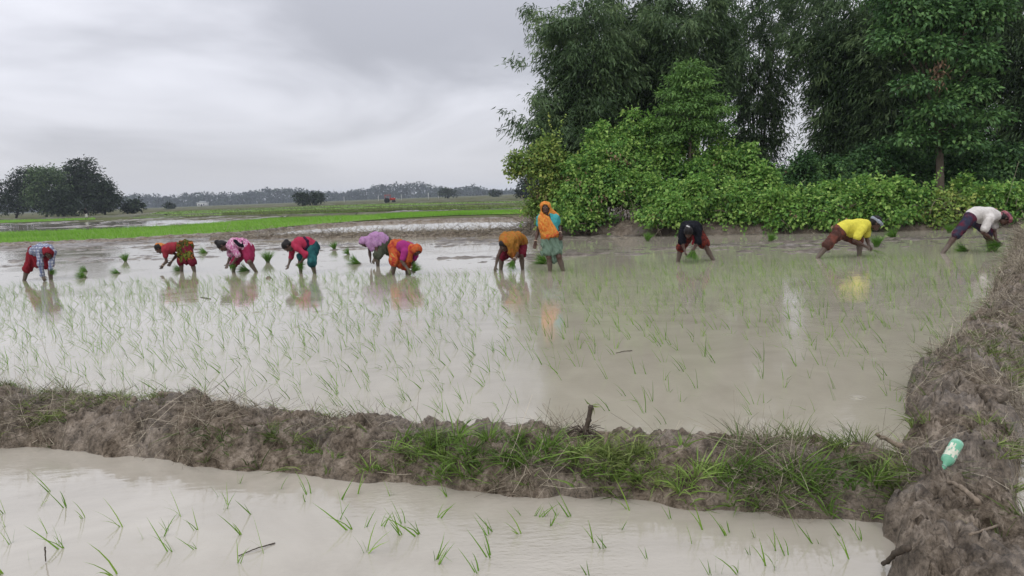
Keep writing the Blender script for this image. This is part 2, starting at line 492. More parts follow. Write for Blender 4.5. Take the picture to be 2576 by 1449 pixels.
# --- water
NB_F = [(-420, 1100), (-150, 1118), (0, 1130), (200, 1137), (420, 1160), (560, 1178), (700, 1182), (850, 1205), (1050, 1217), (1250, 1240), (1450, 1256), (1650, 1262), (1850, 1277), (2000, 1287), (2150, 1305), (2290, 1318), (2420, 1330)]
NB_C = [(-420, 960), (-150, 975), (0, 992), (130, 1003), (250, 1020), (430, 1014), (500, 1034), (560, 1024), (700, 1040), (830, 1048), (1000, 1065), (1200, 1080), (1400, 1082), (1500, 1088), (1700, 1100), (1850, 1095), (2000, 1100), (2100, 1130), (2250, 1135), (2420, 1130)]
front_w = np.array([G(u, v) for u, v in NB_F])
cu = np.array([c[0] for c in NB_C]); cv = np.array([c[1] for c in NB_C])
crest = []
for (u, v), p in zip(NB_F, front_w):
    q = AtY(u, np.interp(u, cu, cv), p[1] + 0.40); crest.append(float(np.clip(q[2] - (.065 if u < 600 else .09), .11, .31)))
back_w = front_w + np.array([0.02, 0.86, 0])
sheet('front_paddy_water', [(-8, -4, 0), (6, -4, 0)] + [tuple(p + np.array([0, .43, 0])) for p in front_w[::-1]] + [(-8, 5.6, 0)], M['water_front'], 0.0)

RB_L = [(2300, 1700), (2275, 1500), (2265, 1420), (2225, 1345), (2230, 1250), (2262, 1130), (2280, 1075), (2252, 1025), (2262, 985), (2320, 892), (2362, 858), (2432, 790), (2466, 710), (2498, 655), (2530, 608), (2562, 584)]
rb_l = np.array([G(u, v) for u, v in RB_L])
rb_l = rb_l + np.column_stack([np.interp(rb_l[:, 1], [3.6, 4.6, 8, 15], [0, .03, .26, .34]), 0 * rb_l[:, 1], 0 * rb_l[:, 1]])
RB_W = [.62, .62, .6, .61, .68, .76, .78, .8, .82, .95, 1.0, 1.1, 1.2, 1.3, 1.4, 1.5]
rb_r = rb_l + np.array([[w, .05, 0] for w in RB_W])
sheet('main_paddy_water', [tuple(p + np.array([0, .43, 0])) for p in front_w] + [(p[0] + .5, p[1], 0) for p in rb_l[6:]]
      + [(p[0], p[1] + .6, 0) for p in LH[::-1]] + [(p[0], p[1] + .6, 0) for p in LM[::-1]] + [tuple(p + np.array([0, .3, 0])) for p in L2[4::-1]] + [(-42, 20, 0), (-12, 5, 0)], M['water'], 0.0)
sheet('side_paddy_water', [(p[0] - .4, p[1], 0) for p in rb_r] + [(24, 21, 0), (24, -4, 0), (2, -4, 0)], M['water'], -0.004)
sheet('back_paddy_water', [(p[0], p[1] + .6, 0) for p in LM] + [tuple(p + np.array([0, .3, 0])) for p in L2[:3:-1]], M['water_far'], 0.002)

# --- earth banks
NB_V, NB_N = bund('earth_bank_near', front_w, back_w, crest, 820, 90, M['mud'], 0.068, 5.5, 3, .52, .46, wob=.12)
RB_V, RB_N = bund('earth_bank_right', rb_l, rb_r, [.17, .17, .17, .18, .19, .2, .2, .2, .2, .2, .2, .2, .2, .2, .2, .2], 700, 76, M['mud'], 0.092, 5.5, 21, .42, .42, wob=.14)
lm = np.array(LM); MB_V, MB_N = bund('earth_bank_middle', lm, lm + np.array([0, 1.5, 0]), [.05, .08, .10, .12, .13, .15], 520, 22, M['mud'], 0.085, 3.0, 31, .6)
l2 = np.array(L2); B2_V, B2_N = bund('earth_bank_far', l2, l2 + np.array([0, 1.3, 0]), [.14, .14, .14, .14, .14, .13, .12, .12, .12, .12], 620, 18, M['mud'], 0.05, 2.2, 41, .7)
lh = np.array(LH); HB_V, HB_N = bund('earth_bank_hedge', lh, lh + np.array([0, 2.4, 0]), [.34] * 9, 420, 26, M['bank'], 0.10, 2.6, 51, .5, .3)

# --- puddled mud standing out of the shallow back of the field
mx = np.linspace(-34, 17, 520); my = np.concatenate([np.linspace(16.6, 24, 120), np.linspace(24.1, 42, 130)])
MX, MY = np.meshgrid(mx, my, indexing='ij')
pu = MX / MY                                                       # how far left or right it lies
st = fbm(MX * .55, MY * 2.3, None, 61, 4, .6) + .55 * billow(MX * 1.6, MY * 4.5, 63, 3) - .2
big = fbm(MX * .12, MY * .42, None, 67, 3)
lvl = np.where(pu < -.1, np.interp(MY, [16, 18.5, 22, 26, 42], [-.16, -.115, -.10, -.06, .0]), np.interp(MY, [16, 18, 20, 22.5, 26], [-.10, -.055, -.05, -.085, -.02]))
lvl = np.where((pu > -.16) & (pu < .02), lvl - .02, lvl)
cl = np.clip(1 - 1.4 * worley(MX * 2.1 + .4 * st, MY * 1.5, 64) ** 2, 0, 1) + .5 * np.clip(1 - 1.4 * worley(MX * 4.6, MY * 2.6, 65) ** 2, 0, 1)
MZ = lvl + .06 * st + .06 * big + .075 * (cl - .6)
i = np.arange(519)[:, None] * 250 + np.arange(249)[None]
mq = np.stack([i, i + 250, i + 251, i + 1], -1).reshape(-1, 4)
zq = MZ.ravel()[mq].max(1); mq = mq[zq > -0.03]
yq = MY.ravel()[mq].mean(1); xq = MX.ravel()[mq].mean(1)
ylim = np.interp(xq, [p[0] for p in L2[:5]] + [p[0] for p in LM[1:]] + [p[0] for p in LH[1:]], [p[1] for p in L2[:5]] + [p[1] for p in LM[1:]] + [p[1] for p in LH[1:]])
mq = mq[yq < ylim + .2]
tag(obj('mud_flat', mesh_np('mud_flat', np.stack([MX, MY, MZ], -1).reshape(-1, 3), mq, None, True), M['mudflat']), kind='structure')

# same for the wet plots further out: bright water standing between ridges
for k, (poly, z) in enumerate((
        ([(-250, 594), (0, 584), (250, 577), (440, 566), (610, 556), (470, 553), (250, 558), (0, 563), (-250, 572)], .05),
        ([(1215, 517), (1300, 514), (1300, 511), (1215, 514)], .05), ([(1010, 531), (1260, 524), (1260, 521), (1010, 528)], .05),
        ([(420, 536), (700, 527), (700, 524), (420, 532)], .05))):
    pp = np.array([G(u, v, z) for u, v in poly]); sheet('far_paddy_water', pp, M['water_far'])
    lo, hi = pp.min(0), pp.max(0); nx, ny = (160, 90) if k == 0 else (60, 30)
    gx, gy = np.meshgrid(np.linspace(lo[0], hi[0], nx), np.linspace(lo[1], hi[1], ny), indexing='ij')
    gz = z - .06 + .16 * (fbm(gx * .25, gy * .8, None, 70 + k, 4, .6) + .5 * fbm(gx * 1.5, gy * 3, None, 75 + k, 2))
    i = np.arange(nx - 1)[:, None] * ny + np.arange(ny - 1)[None]
    q = np.stack([i, i + ny, i + ny + 1, i + 1], -1).reshape(-1, 4)
    tag(obj('far_mud_flat', mesh_np('far_mud_flat', np.stack([gx, gy, gz], -1).reshape(-1, 3), q, None, True), M['mudflat']), kind='structure')

# low ridges between the far paddies
M['weedy_mud'] = mud_mat('weedy ridge', (0.035, 0.036, 0.02), (0.075, 0.078, 0.042), (0.12, 0.125, 0.065), .5, (.9, .8), .3)
for k, (a, b) in enumerate((((-100, 556), (1340, 519)), ((330, 548), (900, 540)), ((900, 540), (1345, 526)), ((0, 552), (420, 541)), ((500, 524), (1345, 501)),
                            ((560, 530), (1340, 512)), ((380, 529), (1300, 497)), ((640, 519), (1345, 506)), ((980, 519), (1345, 516)))):
    p0, p1 = G(*a, .03), G(*b, .03); n = 160
    ln = p0[None] + (p1 - p0)[None] * np.linspace(0, 1, n)[:, None]
    d = ln[:, 1].mean(); w = .5 + d * .006
    bund('far_ridge', ln - [0, w, 0], ln + [0, w, 0], [.1 + .0006 * d] * 2, n, 8, M['weedy_mud'], .07, .8, 80 + k, .8)


# --- green nursery strips: sheet of seedlings grown close together
def in_poly(x, y, poly):
    r = np.zeros(len(x), bool); n = len(poly)
    for a in range(n):
        x1, y1 = poly[a][:2]; x2, y2 = poly[a - 1][:2]
        c = ((y1 > y) != (y2 > y)) & (x < (x2 - x1) * (y - y1) / (y2 - y1 + 1e-12) + x1); r ^= c
    return r


def nursery(poly_px, n, h, mat, label, lean=0.15, w=.02, z=.08):
    poly = np.array([G(u, v, z) for u, v in poly_px]); lo, hi = poly.min(0), poly.max(0)
    mb = MB()
    # choose roots evenly over the picture-independent plot, nearer ground a little denser
    x = RNG.uniform(lo[0], hi[0], n * 5); y = RNG.uniform(lo[1], hi[1], n * 5)
    ok = in_poly(x, y, poly); x, y = x[ok][:n], y[ok][:n]; n = len(x)
    P = np.stack([x, y, np.full(n, z - .04)], 1)
    D = nrm(np.stack([RNG.normal(-lean, .22, n), RNG.normal(0, .22, n), np.ones(n)], 1))
    hh = h * (.75 + .5 * RNG.random(n)) * (1 + .25 * fbm(x * .35, y * .35, None, 5, 3))
    tt = np.clip(.5 + .5 * fbm(x * .25, y * .5, None, 8, 3) + RNG.normal(0, .14, n), 0, 1)
    V, Q, T = strips(P, D, hh, w * RNG.uniform(.7, 1.3, n), np.stack([RNG.normal(-.15, .2, n), RNG.normal(0, .2, n), np.full(n, -.1)], 1), seg=1, tint=tt)
    mb.add(V, Q, None, T)
    o = obj('nursery_rice', mb.mesh('nursery_rice'), mat); tag(o, label, 'rice', kind='stuff')
    sheet('nursery_bed', poly, M['nursery_bed'])


M['weeds'] = leaf_mat('field weeds', (0.05, 0.065, 0.022), (0.10, 0.135, 0.042), (0.16, 0.22, 0.065), transl=.2, spec=.1)
M['nursery_bed'] = plain_mat('nursery bed', (0.13, 0.24, 0.03), .9, .35, 3)
nursery([(-500, 637), (0, 614), (300, 602), (580, 585), (740, 568), (880, 557), (990, 549), (960, 541), (800, 546), (690, 549), (600, 556), (450, 567), (250, 577), (0, 585), (-500, 603)], 28000, .24, M['nursery'],
        'bright green strip of close-grown rice nursery behind the far bank, left', w=.035)
nursery([(990, 549), (1150, 541), (1340, 537), (1342, 529), (1200, 530), (1000, 536), (940, 541)], 16000, .2, M['nursery'], 'thin pale green rice strip behind the far bank near the standing woman', w=.04)
nursery([(-300, 572), (0, 561), (240, 552), (240, 549), (0, 555), (-300, 564)], 7000, .3, M['nursery'], 'green grass strip below the distant tree clump', w=.07)
nursery([(330, 549), (700, 541), (1000, 529), (1340, 520), (1340, 505), (1000, 511), (700, 522), (400, 533)], 9000, .32, M['weeds'], 'sparse weeds over the distant fallow fields', w=.11)
nursery([(560, 544), (1000, 529), (1345, 522), (1345, 517), (1000, 524), (560, 537)], 9000, .35, M['grass'], 'dull green weedy strip across the distant fields', w=.09)


# ------------------------------------------------------------------ grass and straw on the banks
M['nursery_grass'] = leaf_mat('fresh grass', (0.07, 0.125, 0.025), (0.135, 0.225, 0.04), (0.25, 0.35, 0.09), transl=.3)
def on_surface(V, Nn, n, wfun):
    ns, nt = V.shape[:2]
    i = RNG.integers(0, ns - 1, n * 4); j = RNG.integers(2, nt - 2, n * 4)
    P, Nm = V[i, j], Nn[i, j]
    k = RNG.random(n * 4) < wfun(P, i / ns, j / nt); k &= P[:, 2] > .0
    P, Nm = P[k][:n], Nm[k][:n]
    return P + RNG.normal(0, .004, P.shape) * [1, 1, 0], Nm


def grass_on(name, V, Nn, n, wfun, label, mat, L, W, up=1.0, lay=0.5, bend=.5, seg=3, tuft=11):
    """grass in tufts: blades that splay out of common roots"""
    P, Nm = on_surface(V, Nn, max(n // tuft, 8), wfun); m = len(P)
    th = nrm(RNG.normal(0, .35, (m, 3)) + Nm * .5 + np.array([0, 0, up])); tt = np.clip(.45 + .5 * fbm(P[:, 0] * 2.5, P[:, 1] * 2.5, None, 91, 2) + RNG.normal(0, .2, m), 0, 1); sz = RNG.uniform(.55, 1.25, m)
    P, Nm, th, tt, sz = (np.repeat(q, tuft, 0) for q in (P, Nm, th, tt, sz)); n = len(P)
    of = RNG.normal(0, 1, (n, 3)); of[:, 2] *= .3
    P = P + of * .012 - Nm * .008
    D = nrm(th + of * lay * .6)
    ln = RNG.uniform(L[0], L[1], n) * sz
    tt = np.clip(tt + RNG.normal(0, .16, n), 0, 1)
    B = of * bend * .5 + RNG.normal(0, bend * .4, (n, 3)); B[:, 2] = -np.abs(B[:, 2]) * 1.2 - .1
    Vv, Q, T = strips(P, D, ln, RNG.uniform(W[0], W[1], n), B, seg=seg, tint=tt)
    Vv[:, 2] = np.maximum(Vv[:, 2], .002)
    mb = MB(); mb.add(Vv, Q, None, T)
    return tag(obj(name, mb.mesh(name), mat), label, 'grass', kind='stuff')


def straw_on(name, V, Nn, n, wfun, label, mat, L, W):
    P, Nm = on_surface(V, Nn, n, wfun); n = len(P)
    D = RNG.normal(0, 1, (n, 3)); D -= Nm * (D * Nm).sum(1)[:, None]; D = nrm(D) + Nm * RNG.uniform(.0, .3, n)[:, None]; D = nrm(D)
    B = RNG.normal(0, .6, (n, 3)) - Nm * RNG.uniform(.1, .5, n)[:, None]
    tt = np.clip(RNG.normal(.54, .27, n), 0, 1)
    Vv, Q, T = strips(P + Nm * .006, D, RNG.uniform(L[0], L[1], n) * (1 + P[:, 1] / 14), RNG.uniform(W[0], W[1], n) * (1 + np.clip(P[:, 1] - 4, 0, 14) / 7), B, seg=2, tint=tt, point=.3)
    mb = MB(); mb.add(Vv, Q, None, T)
    return tag(obj(name, mb.mesh(name), mat), label, 'straw', kind='stuff')


def patch(P, f, s, lo, hi):
    return np.clip((fbm(P[:, 0] * f, P[:, 1] * f, None, s, 3) - lo) / (hi - lo), 0, 1)


BOT = G(2392, 1165, .24)
xr = lambda P, a, b: np.clip((P[:, 0] - a) / (b - a), 0, 1)
grass_on('bank_grass', NB_V, NB_N, 9000, lambda P, s, t: patch(P, 2.6, 171, -.1, .25) * np.exp(-((t - .15) / .05) ** 2) * (.3 + .7 * xr(P, -1.2, .2)), 'short bright grass along the waterline of the near earth bank', M['nursery_grass'], (.04, .11), (.004, .008), 1.2, .5, .4)
# green grass low on the front face of the near bank, thick in its middle; tufts on its crest
grass_on('bank_grass', NB_V, NB_N, 19000, lambda P, s, t: patch(P, 1.8, 101, -.15, .3) * np.exp(-((t - .25) / .13) ** 2) * (.25 + .75 * xr(P, -1.6, -.6)),
         'tangled green grass low on the front face of the near earth bank', M['grass'], (.06, .17), (.005, .010), .7, .7, .6)
grass_on('bank_grass', NB_V, NB_N, 9500, lambda P, s, t: np.clip(np.exp(-((P[:, 0] + .15) / .5) ** 2) + np.exp(-((P[:, 0] - 1.2) / .6) ** 2) * .7, 0, 1) * np.exp(-((t - .22) / .1) ** 2),
         'lush green grass clump on the middle of the near earth bank', M['nursery_grass'], (.09, .22), (.006, .012), 1.0, .6, .6)
grass_on('bank_grass', NB_V, NB_N, 6000, lambda P, s, t: np.exp(-((P[:, 0] - 1.62) / .28) ** 2) * np.exp(-((t - .6) / .16) ** 2),
         'upright grass tuft on the crest of the near earth bank, right of the stump', M['grass'], (.08, .19), (.004, .007), 1.4, .5, .4)
grass_on('bank_grass', NB_V, NB_N, 5200, lambda P, s, t: (np.clip(1 - xr(P, -3.3, -2.4), 0, 1) + .25 * patch(P, 2.2, 111, .1, .4)) * np.exp(-((t - .68) / .2) ** 2),
         'short grass fringe along the crest of the near earth bank', M['grass'], (.05, .13), (.004, .007), 1.1, .6, .5)
straw_on('bank_straw', NB_V, NB_N, 32000, lambda P, s, t: np.clip(patch(P, 2.4, 121, -.08, .25) * (.22 + .78 * xr(P, -.6, .8)), 0, 1), 'dead grass and straw strewn over the near earth bank', M['straw'], (.03, .12), (.002, .0042))
grass_on('bank_grass', RB_V, RB_N, 11000, lambda P, s, t: patch(P, 1.8, 131, .0, .35) * np.clip(np.exp(-((t - .85) / .13) ** 2) + .08 + .3 * np.exp(-((t - .12) / .1) ** 2), 0, 1) * (1.2 - .6 * s),
         'green grass along the edges of the right-hand earth bank', M['grass'], (.06, .18), (.005, .010), .9, .6, .6)
grass_on('bank_grass', RB_V, RB_N, 3500, lambda P, s, t: np.exp(-((P[:, 0] - 1.95) / .16) ** 2 - ((P[:, 1] - 2.75) / .28) ** 2),
         'bright grass tuft at the bottom right beside the foreground water', M['grass'], (.09, .22), (.004, .007), 1.2, .35, .4)
straw_on('bank_straw', RB_V, RB_N, 26000, lambda P, s, t: np.clip(patch(P, 2.6, 141, .02, .25), 0, 1) * np.clip(.55 + .9 * s, 0, 1) * (1 - .97 * np.exp(-(((P[:, 0] - BOT[0]) / .17) ** 2 + ((P[:, 1] - BOT[1]) / .2) ** 2) ** 2)), 'dead grass and straw strewn over the right-hand earth bank', M['straw'], (.03, .13), (.002, .0045))
straw_on('bank_straw', HB_V, HB_N, 14000, lambda P, s, t: np.clip((t - .15) * 2.2, 0, 1), 'dead stems hanging over the muddy bank below the hedge', M['straw'], (.08, .3), (.004, .009))
straw_on('bank_straw', MB_V, MB_N, 6000, lambda P, s, t: s * 0 + .25 + .75 * s, 'dry roots and stems along the middle earth bank', M['straw'], (.05, .15), (.004, .008))

# ================================================================== trees, bamboo and bushes
def unit(n):
    return nrm(RNG.normal(size=(n, 3)))


def crown(blobs, nclump, per, L, W, spread, shell=(.5, 1.0), flat=.55, droop=.25, hang=.25, out=.6, tb=.5, tv=.25, low=-.55, wide=.42, up=1.0, face=.35, gap=None):
    """leaf clumps spread through the outer volume of several lobes"""
    bl = np.array(blobs, float); area = (bl[:, 3] * bl[:, 5] + bl[:, 4] * bl[:, 5]) ; pr = area / area.sum()
    bi = RNG.choice(len(bl), nclump, p=pr); d = unit(nclump)
    d[:, 2] = np.where(d[:, 2] < low, -d[:, 2] * .8, d[:, 2]); d = nrm(d)
    r = RNG.uniform(shell[0] ** 2, shell[1] ** 2, nclump) ** .5
    lump = 1 + .24 * fbm(d[:, 0] * 2.2 + bi * 7.1, d[:, 1] * 2.2, d[:, 2] * 2.2, 7, 3)
    c = bl[bi, :3] + d * bl[bi, 3:6] * (r * lump)[:, None]
    if gap is not None:
        kp = fbm(c[:, 0] * 1.7, c[:, 1] * 1.7, c[:, 2] * 2.0, 23, 3) > gap; c, d, bi = c[kp], d[kp], bi[kp]; nclump = len(c)
    ct = np.clip(RNG.normal(tb, tv * .8, nclump), 0, 1)
    C = np.repeat(c, per, 0); n = len(C)
    off = RNG.normal(0, spread, (n, 3)); off[:, 2] *= flat
    dd = np.repeat(d, per, 0)
    A = nrm(dd * out + nrm(off) * .7 + RNG.normal(0, .45, (n, 3)) + np.array([0, 0, -hang]))
    N = nrm(RNG.normal(0, .45, (n, 3)) + np.array([0, 0, up]) + dd * face)
    t = np.clip(np.repeat(ct, per) + RNG.normal(0, tv * .6, n), 0, 1)
    s = RNG.uniform(.65, 1.3, n)
    return leaves(C + off, A, N, L * s, W * s, t, droop, wide)


def limb(a, b, r0, r1, sag=.1, n=7, wob=.06):
    a, b = np.asarray(a, float), np.asarray(b, float); t = np.linspace(0, 1, n)[:, None]
    p = a + (b - a) * t; ln = np.linalg.norm(b - a)
    p[:, 2] += (np.sin(t[:, 0] * math.pi)) * sag * ln
    p[1:-1] += RNG.normal(0, wob * ln * .3, (n - 2, 3))
    return tube(p, np.linspace(r0, r1, n), 6)


def tree(name, label, base, blobs, mats, nclump, per, L, W, spread, trunk=(.12, .05), fork=.45, group=None, limbs=None, cat='tree', **kw):
    base = np.asarray(base, float); o = empty(name, base, label, cat, group)
    bl = np.array(blobs, float)
    V, Q, T = crown(blobs, nclump, per, L, W, spread, **kw)
    mb = MB(); mb.add(V, Q, None, T)
    obj('crown', mb.mesh('crown', origin=base), mats[0], o)
    top = bl[bl[:, 2].argmax(), :3]
    tb = MB(); fk = base + (top - base) * fork + RNG.normal(0, .03, 3)
    pts = np.array([base + [0, 0, -.1], base + (fk - base) * .35 + RNG.normal(0, .03, 3) * trunk[0] * 4, base + (fk - base) * .7, fk, base + (top - base) * .9])
    tb.add(*tube(pts, [trunk[0] * 1.25, trunk[0], trunk[0] * .85, trunk[0] * .7, trunk[1] * .4], 9))
    for b in bl:
        tb.add(*limb(base + (fk - base) * RNG.uniform(.6, 1.0), b[:3] + RNG.normal(0, .15, 3) * b[3:6], trunk[1], trunk[1] * .25))
        for _ in range(3):
            tb.add(*limb(b[:3], b[:3] + unit(1)[0] * b[3:6] * .85, trunk[1] * .4, trunk[1] * .1))
    obj('trunk', tb.mesh('trunk', True, base), mats[1], o)
    return o


def px_blobs(Y, lst):
    """lobes given as picture place, half width and half height in pixels, and depth offset in metres"""
    r = []
    for u, v, ru, rv, dy, ry in lst:
        c = AtY(u, v, Y + dy); k = (Y + dy) / FPX
        r.append((c[0], c[1], c[2], ru * k, ry, rv * k))
    return r


# --- bamboo clumps
def bamboo(label, u, Y, nc, H, lean, seed, per=27, sprays=34, tb=.45, left_bias=0.0, tmin=.16):
    global RNG
    keep = RNG; RNG = np.random.default_rng(seed)
    base = AtY(u, 560, Y); base[2] = .14
    o = empty('bamboo_clump', base, label, 'bamboo', 'bamboo clumps behind the hedge')
    lv = MB(); cm = []
    for i in range(nc):
        a = 2 * math.pi * (i + RNG.random()) / nc; h = H * RNG.uniform(.72, 1.08)
        ln = lean * RNG.uniform(.25, 1.0)
        dr = np.array([math.cos(a) - left_bias, math.sin(a) * .8, 0]) * ln
        b0 = base + np.array([math.cos(a) * .5, math.sin(a) * .5, 0]) * RNG.uniform(.2, 1)
        t = np.linspace(0, 1, 10)[:, None]
        pts = b0 + dr * t ** 2.2 + np.array([0, 0, h]) * (t - .22 * t ** 3.5)
        cm.append(tube(pts, np.linspace(.045, .012, 10), 5))
        ts = np.sort(RNG.uniform(tmin, 1, sprays)); px = np.column_stack([np.interp(ts, t[:, 0], pts[:, k]) for k in range(3)])
        out = unit(sprays); out[:, 2] *= .3; out += nrm(dr)[None] * .55; out = nrm(out)
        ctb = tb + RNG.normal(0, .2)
        sl = RNG.uniform(.5, 1.5, sprays) * (1.15 - .5 * ts)
        tip = px + out * sl[:, None] * .9 + np.array([0, 0, -.35]) * sl[:, None] ** 1.5
        q = RNG.uniform(.15, 1.05, (sprays, per))
        C = px[:, None] + (tip - px)[:, None] * q[..., None] + RNG.normal(0, .11, (sprays, per, 3))
        ax = nrm((tip - px))[:, None] * .8 + RNG.normal(0, .5, (sprays, per, 3)) + np.array([-.12, 0, -.55])
        C, ax = C.reshape(-1, 3), nrm(ax.reshape(-1, 3)); n = len(C)
        N = nrm(RNG.normal(0, .6, (n, 3)) + [0, -.15, .8])
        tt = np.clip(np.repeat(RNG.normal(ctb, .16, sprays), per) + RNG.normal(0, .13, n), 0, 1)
        s = RNG.uniform(.7, 1.25, n)
        lv.add(*((lambda r: (r[0], r[1], None, r[2]))(leaves(C, ax, N, .24 * s, .048 * s, tt, .18, .35))))
    obj('foliage', lv.mesh('foliage', origin=base), M['bamboo'], o)
    for V, Q, T in cm[:10]:
        mb = MB(); mb.add(V, Q, T); obj('culm', mb.mesh('culm', True, base), M['culm'], o)
    RNG = keep
    return o


bamboo('tall bamboo clump at the left end, drooping towards the open sky', 1480, 31.0, 32, 11.0, 2.7, 201, sprays=48)
bamboo('lower bamboo clump at the left end, arching down to the creeper sapling', 1440, 30.0, 20, 6.4, 1.9, 209, sprays=34, left_bias=.2, tmin=.3)
bamboo('feathery bamboo clump behind the small light green tree', 1610, 33.0, 34, 12.6, 3.2, 202, sprays=50)
bamboo('bamboo clump left of the gap where the sky shows through', 1740, 31.5, 26, 11.8, 2.8, 203, sprays=46, tmin=.36)
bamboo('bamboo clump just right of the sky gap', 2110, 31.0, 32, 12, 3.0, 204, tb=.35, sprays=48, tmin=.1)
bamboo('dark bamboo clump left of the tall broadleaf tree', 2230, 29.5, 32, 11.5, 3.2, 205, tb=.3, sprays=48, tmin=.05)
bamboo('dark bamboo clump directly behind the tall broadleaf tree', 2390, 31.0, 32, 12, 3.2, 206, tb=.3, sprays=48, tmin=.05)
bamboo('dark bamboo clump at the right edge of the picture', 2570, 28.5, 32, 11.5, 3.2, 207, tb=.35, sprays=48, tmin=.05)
bamboo('bamboo clump standing deep behind, seen through the sky gap', 1900, 36.0, 24, 14.0, 4.2, 208, tb=.3, sprays=42, tmin=.12, per=34)

# --- tall broadleaf tree on the right
Yb = 25.6
tb_base = AtY(2368, 470, Yb); tb_base[2] = .14
tree('broadleaf_tree', 'tall broadleaf tree with a pale trunk at the right', tb_base, px_blobs(Yb, [
    (2300, 40, 85, 60, 0, 1.2), (2420, 60, 70, 55, .2, 1.1), (2250, 110, 55, 30, -.4, .8), (2340, 130, 60, 32, -.6, .8), (2440, 160, 65, 45, -.2, 1.0),
    (2310, 215, 70, 26, -.7, .8), (2430, 240, 60, 36, -.4, .9), (2350, 290, 70, 34, -.6, .9), (2470, 300, 55, 26, -.3, .8), (2300, 350, 45, 26, -.5, .7),
    (2420, 360, 55, 36, -.4, .8), (2360, -30, 80, 50, .3, 1.2), (2250, -20, 60, 50, .2, 1.0), (2480, 20, 50, 50, .2, 1.0)]),
    (M['broad'], M['bark']), 1000, 15, .17, .095, .17, trunk=(.13, .055), fork=.55, flat=.5, hang=.45, shell=(.45, 1.0))
c = AtY(2362, 188, Yb - 1.0); mb = MB()
cc = c + RNG.normal(0, 1, (90, 3)) * [.13, .1, .26]
V, Q, T = leaves(cc, nrm(RNG.normal(0, .4, (90, 3)) + [0, 0, -1]), unit(90), .17, .06, RNG.random(90)); mb.add(V, Q, None, T)
db = empty('dead_branch', c, 'hanging dead branch with brown leaves in the broadleaf tree', 'branch')
tag(obj('leaves', mb.mesh('leaves', origin=c), M['dead_leaf'], db), kind='stuff')
mb = MB(); mb.add(*tube([c + [0, .1, .5], c + [0, .05, .2], c + [0, 0, -.2]], .012, 5)); obj('twig', mb.mesh('twig', True, c), M['bark'], db)

# --- small light green tree in tiers
Yc = 27.2
tc_base = AtY(1735, 560, Yc); tc_base[2] = .14
tree('young_tree', 'small light green tree with tiered branches before the bamboo', tc_base, px_blobs(Yc, [
    (1735, 168, 26, 14, 0, .4), (1752, 188, 36, 14, 0, .5), (1715, 200, 34, 14, .1, .5), (1742, 218, 52, 15, -.1, .7), (1700, 240, 44, 15, -.1, .6), (1765, 250, 56, 16, 0, .7),
    (1715, 272, 60, 17, -.2, .8), (1785, 285, 60, 16, -.1, .8), (1700, 312, 56, 18, -.2, .8), (1770, 325, 66, 20, -.2, .9), (1690, 350, 44, 18, -.2, .8)]),
    (M['cone'], M['bark']), 620, 17, .12, .05, .17, trunk=(.07, .03), fork=.75, flat=.25, hang=.2, droop=.35, shell=(.3, 1.0))

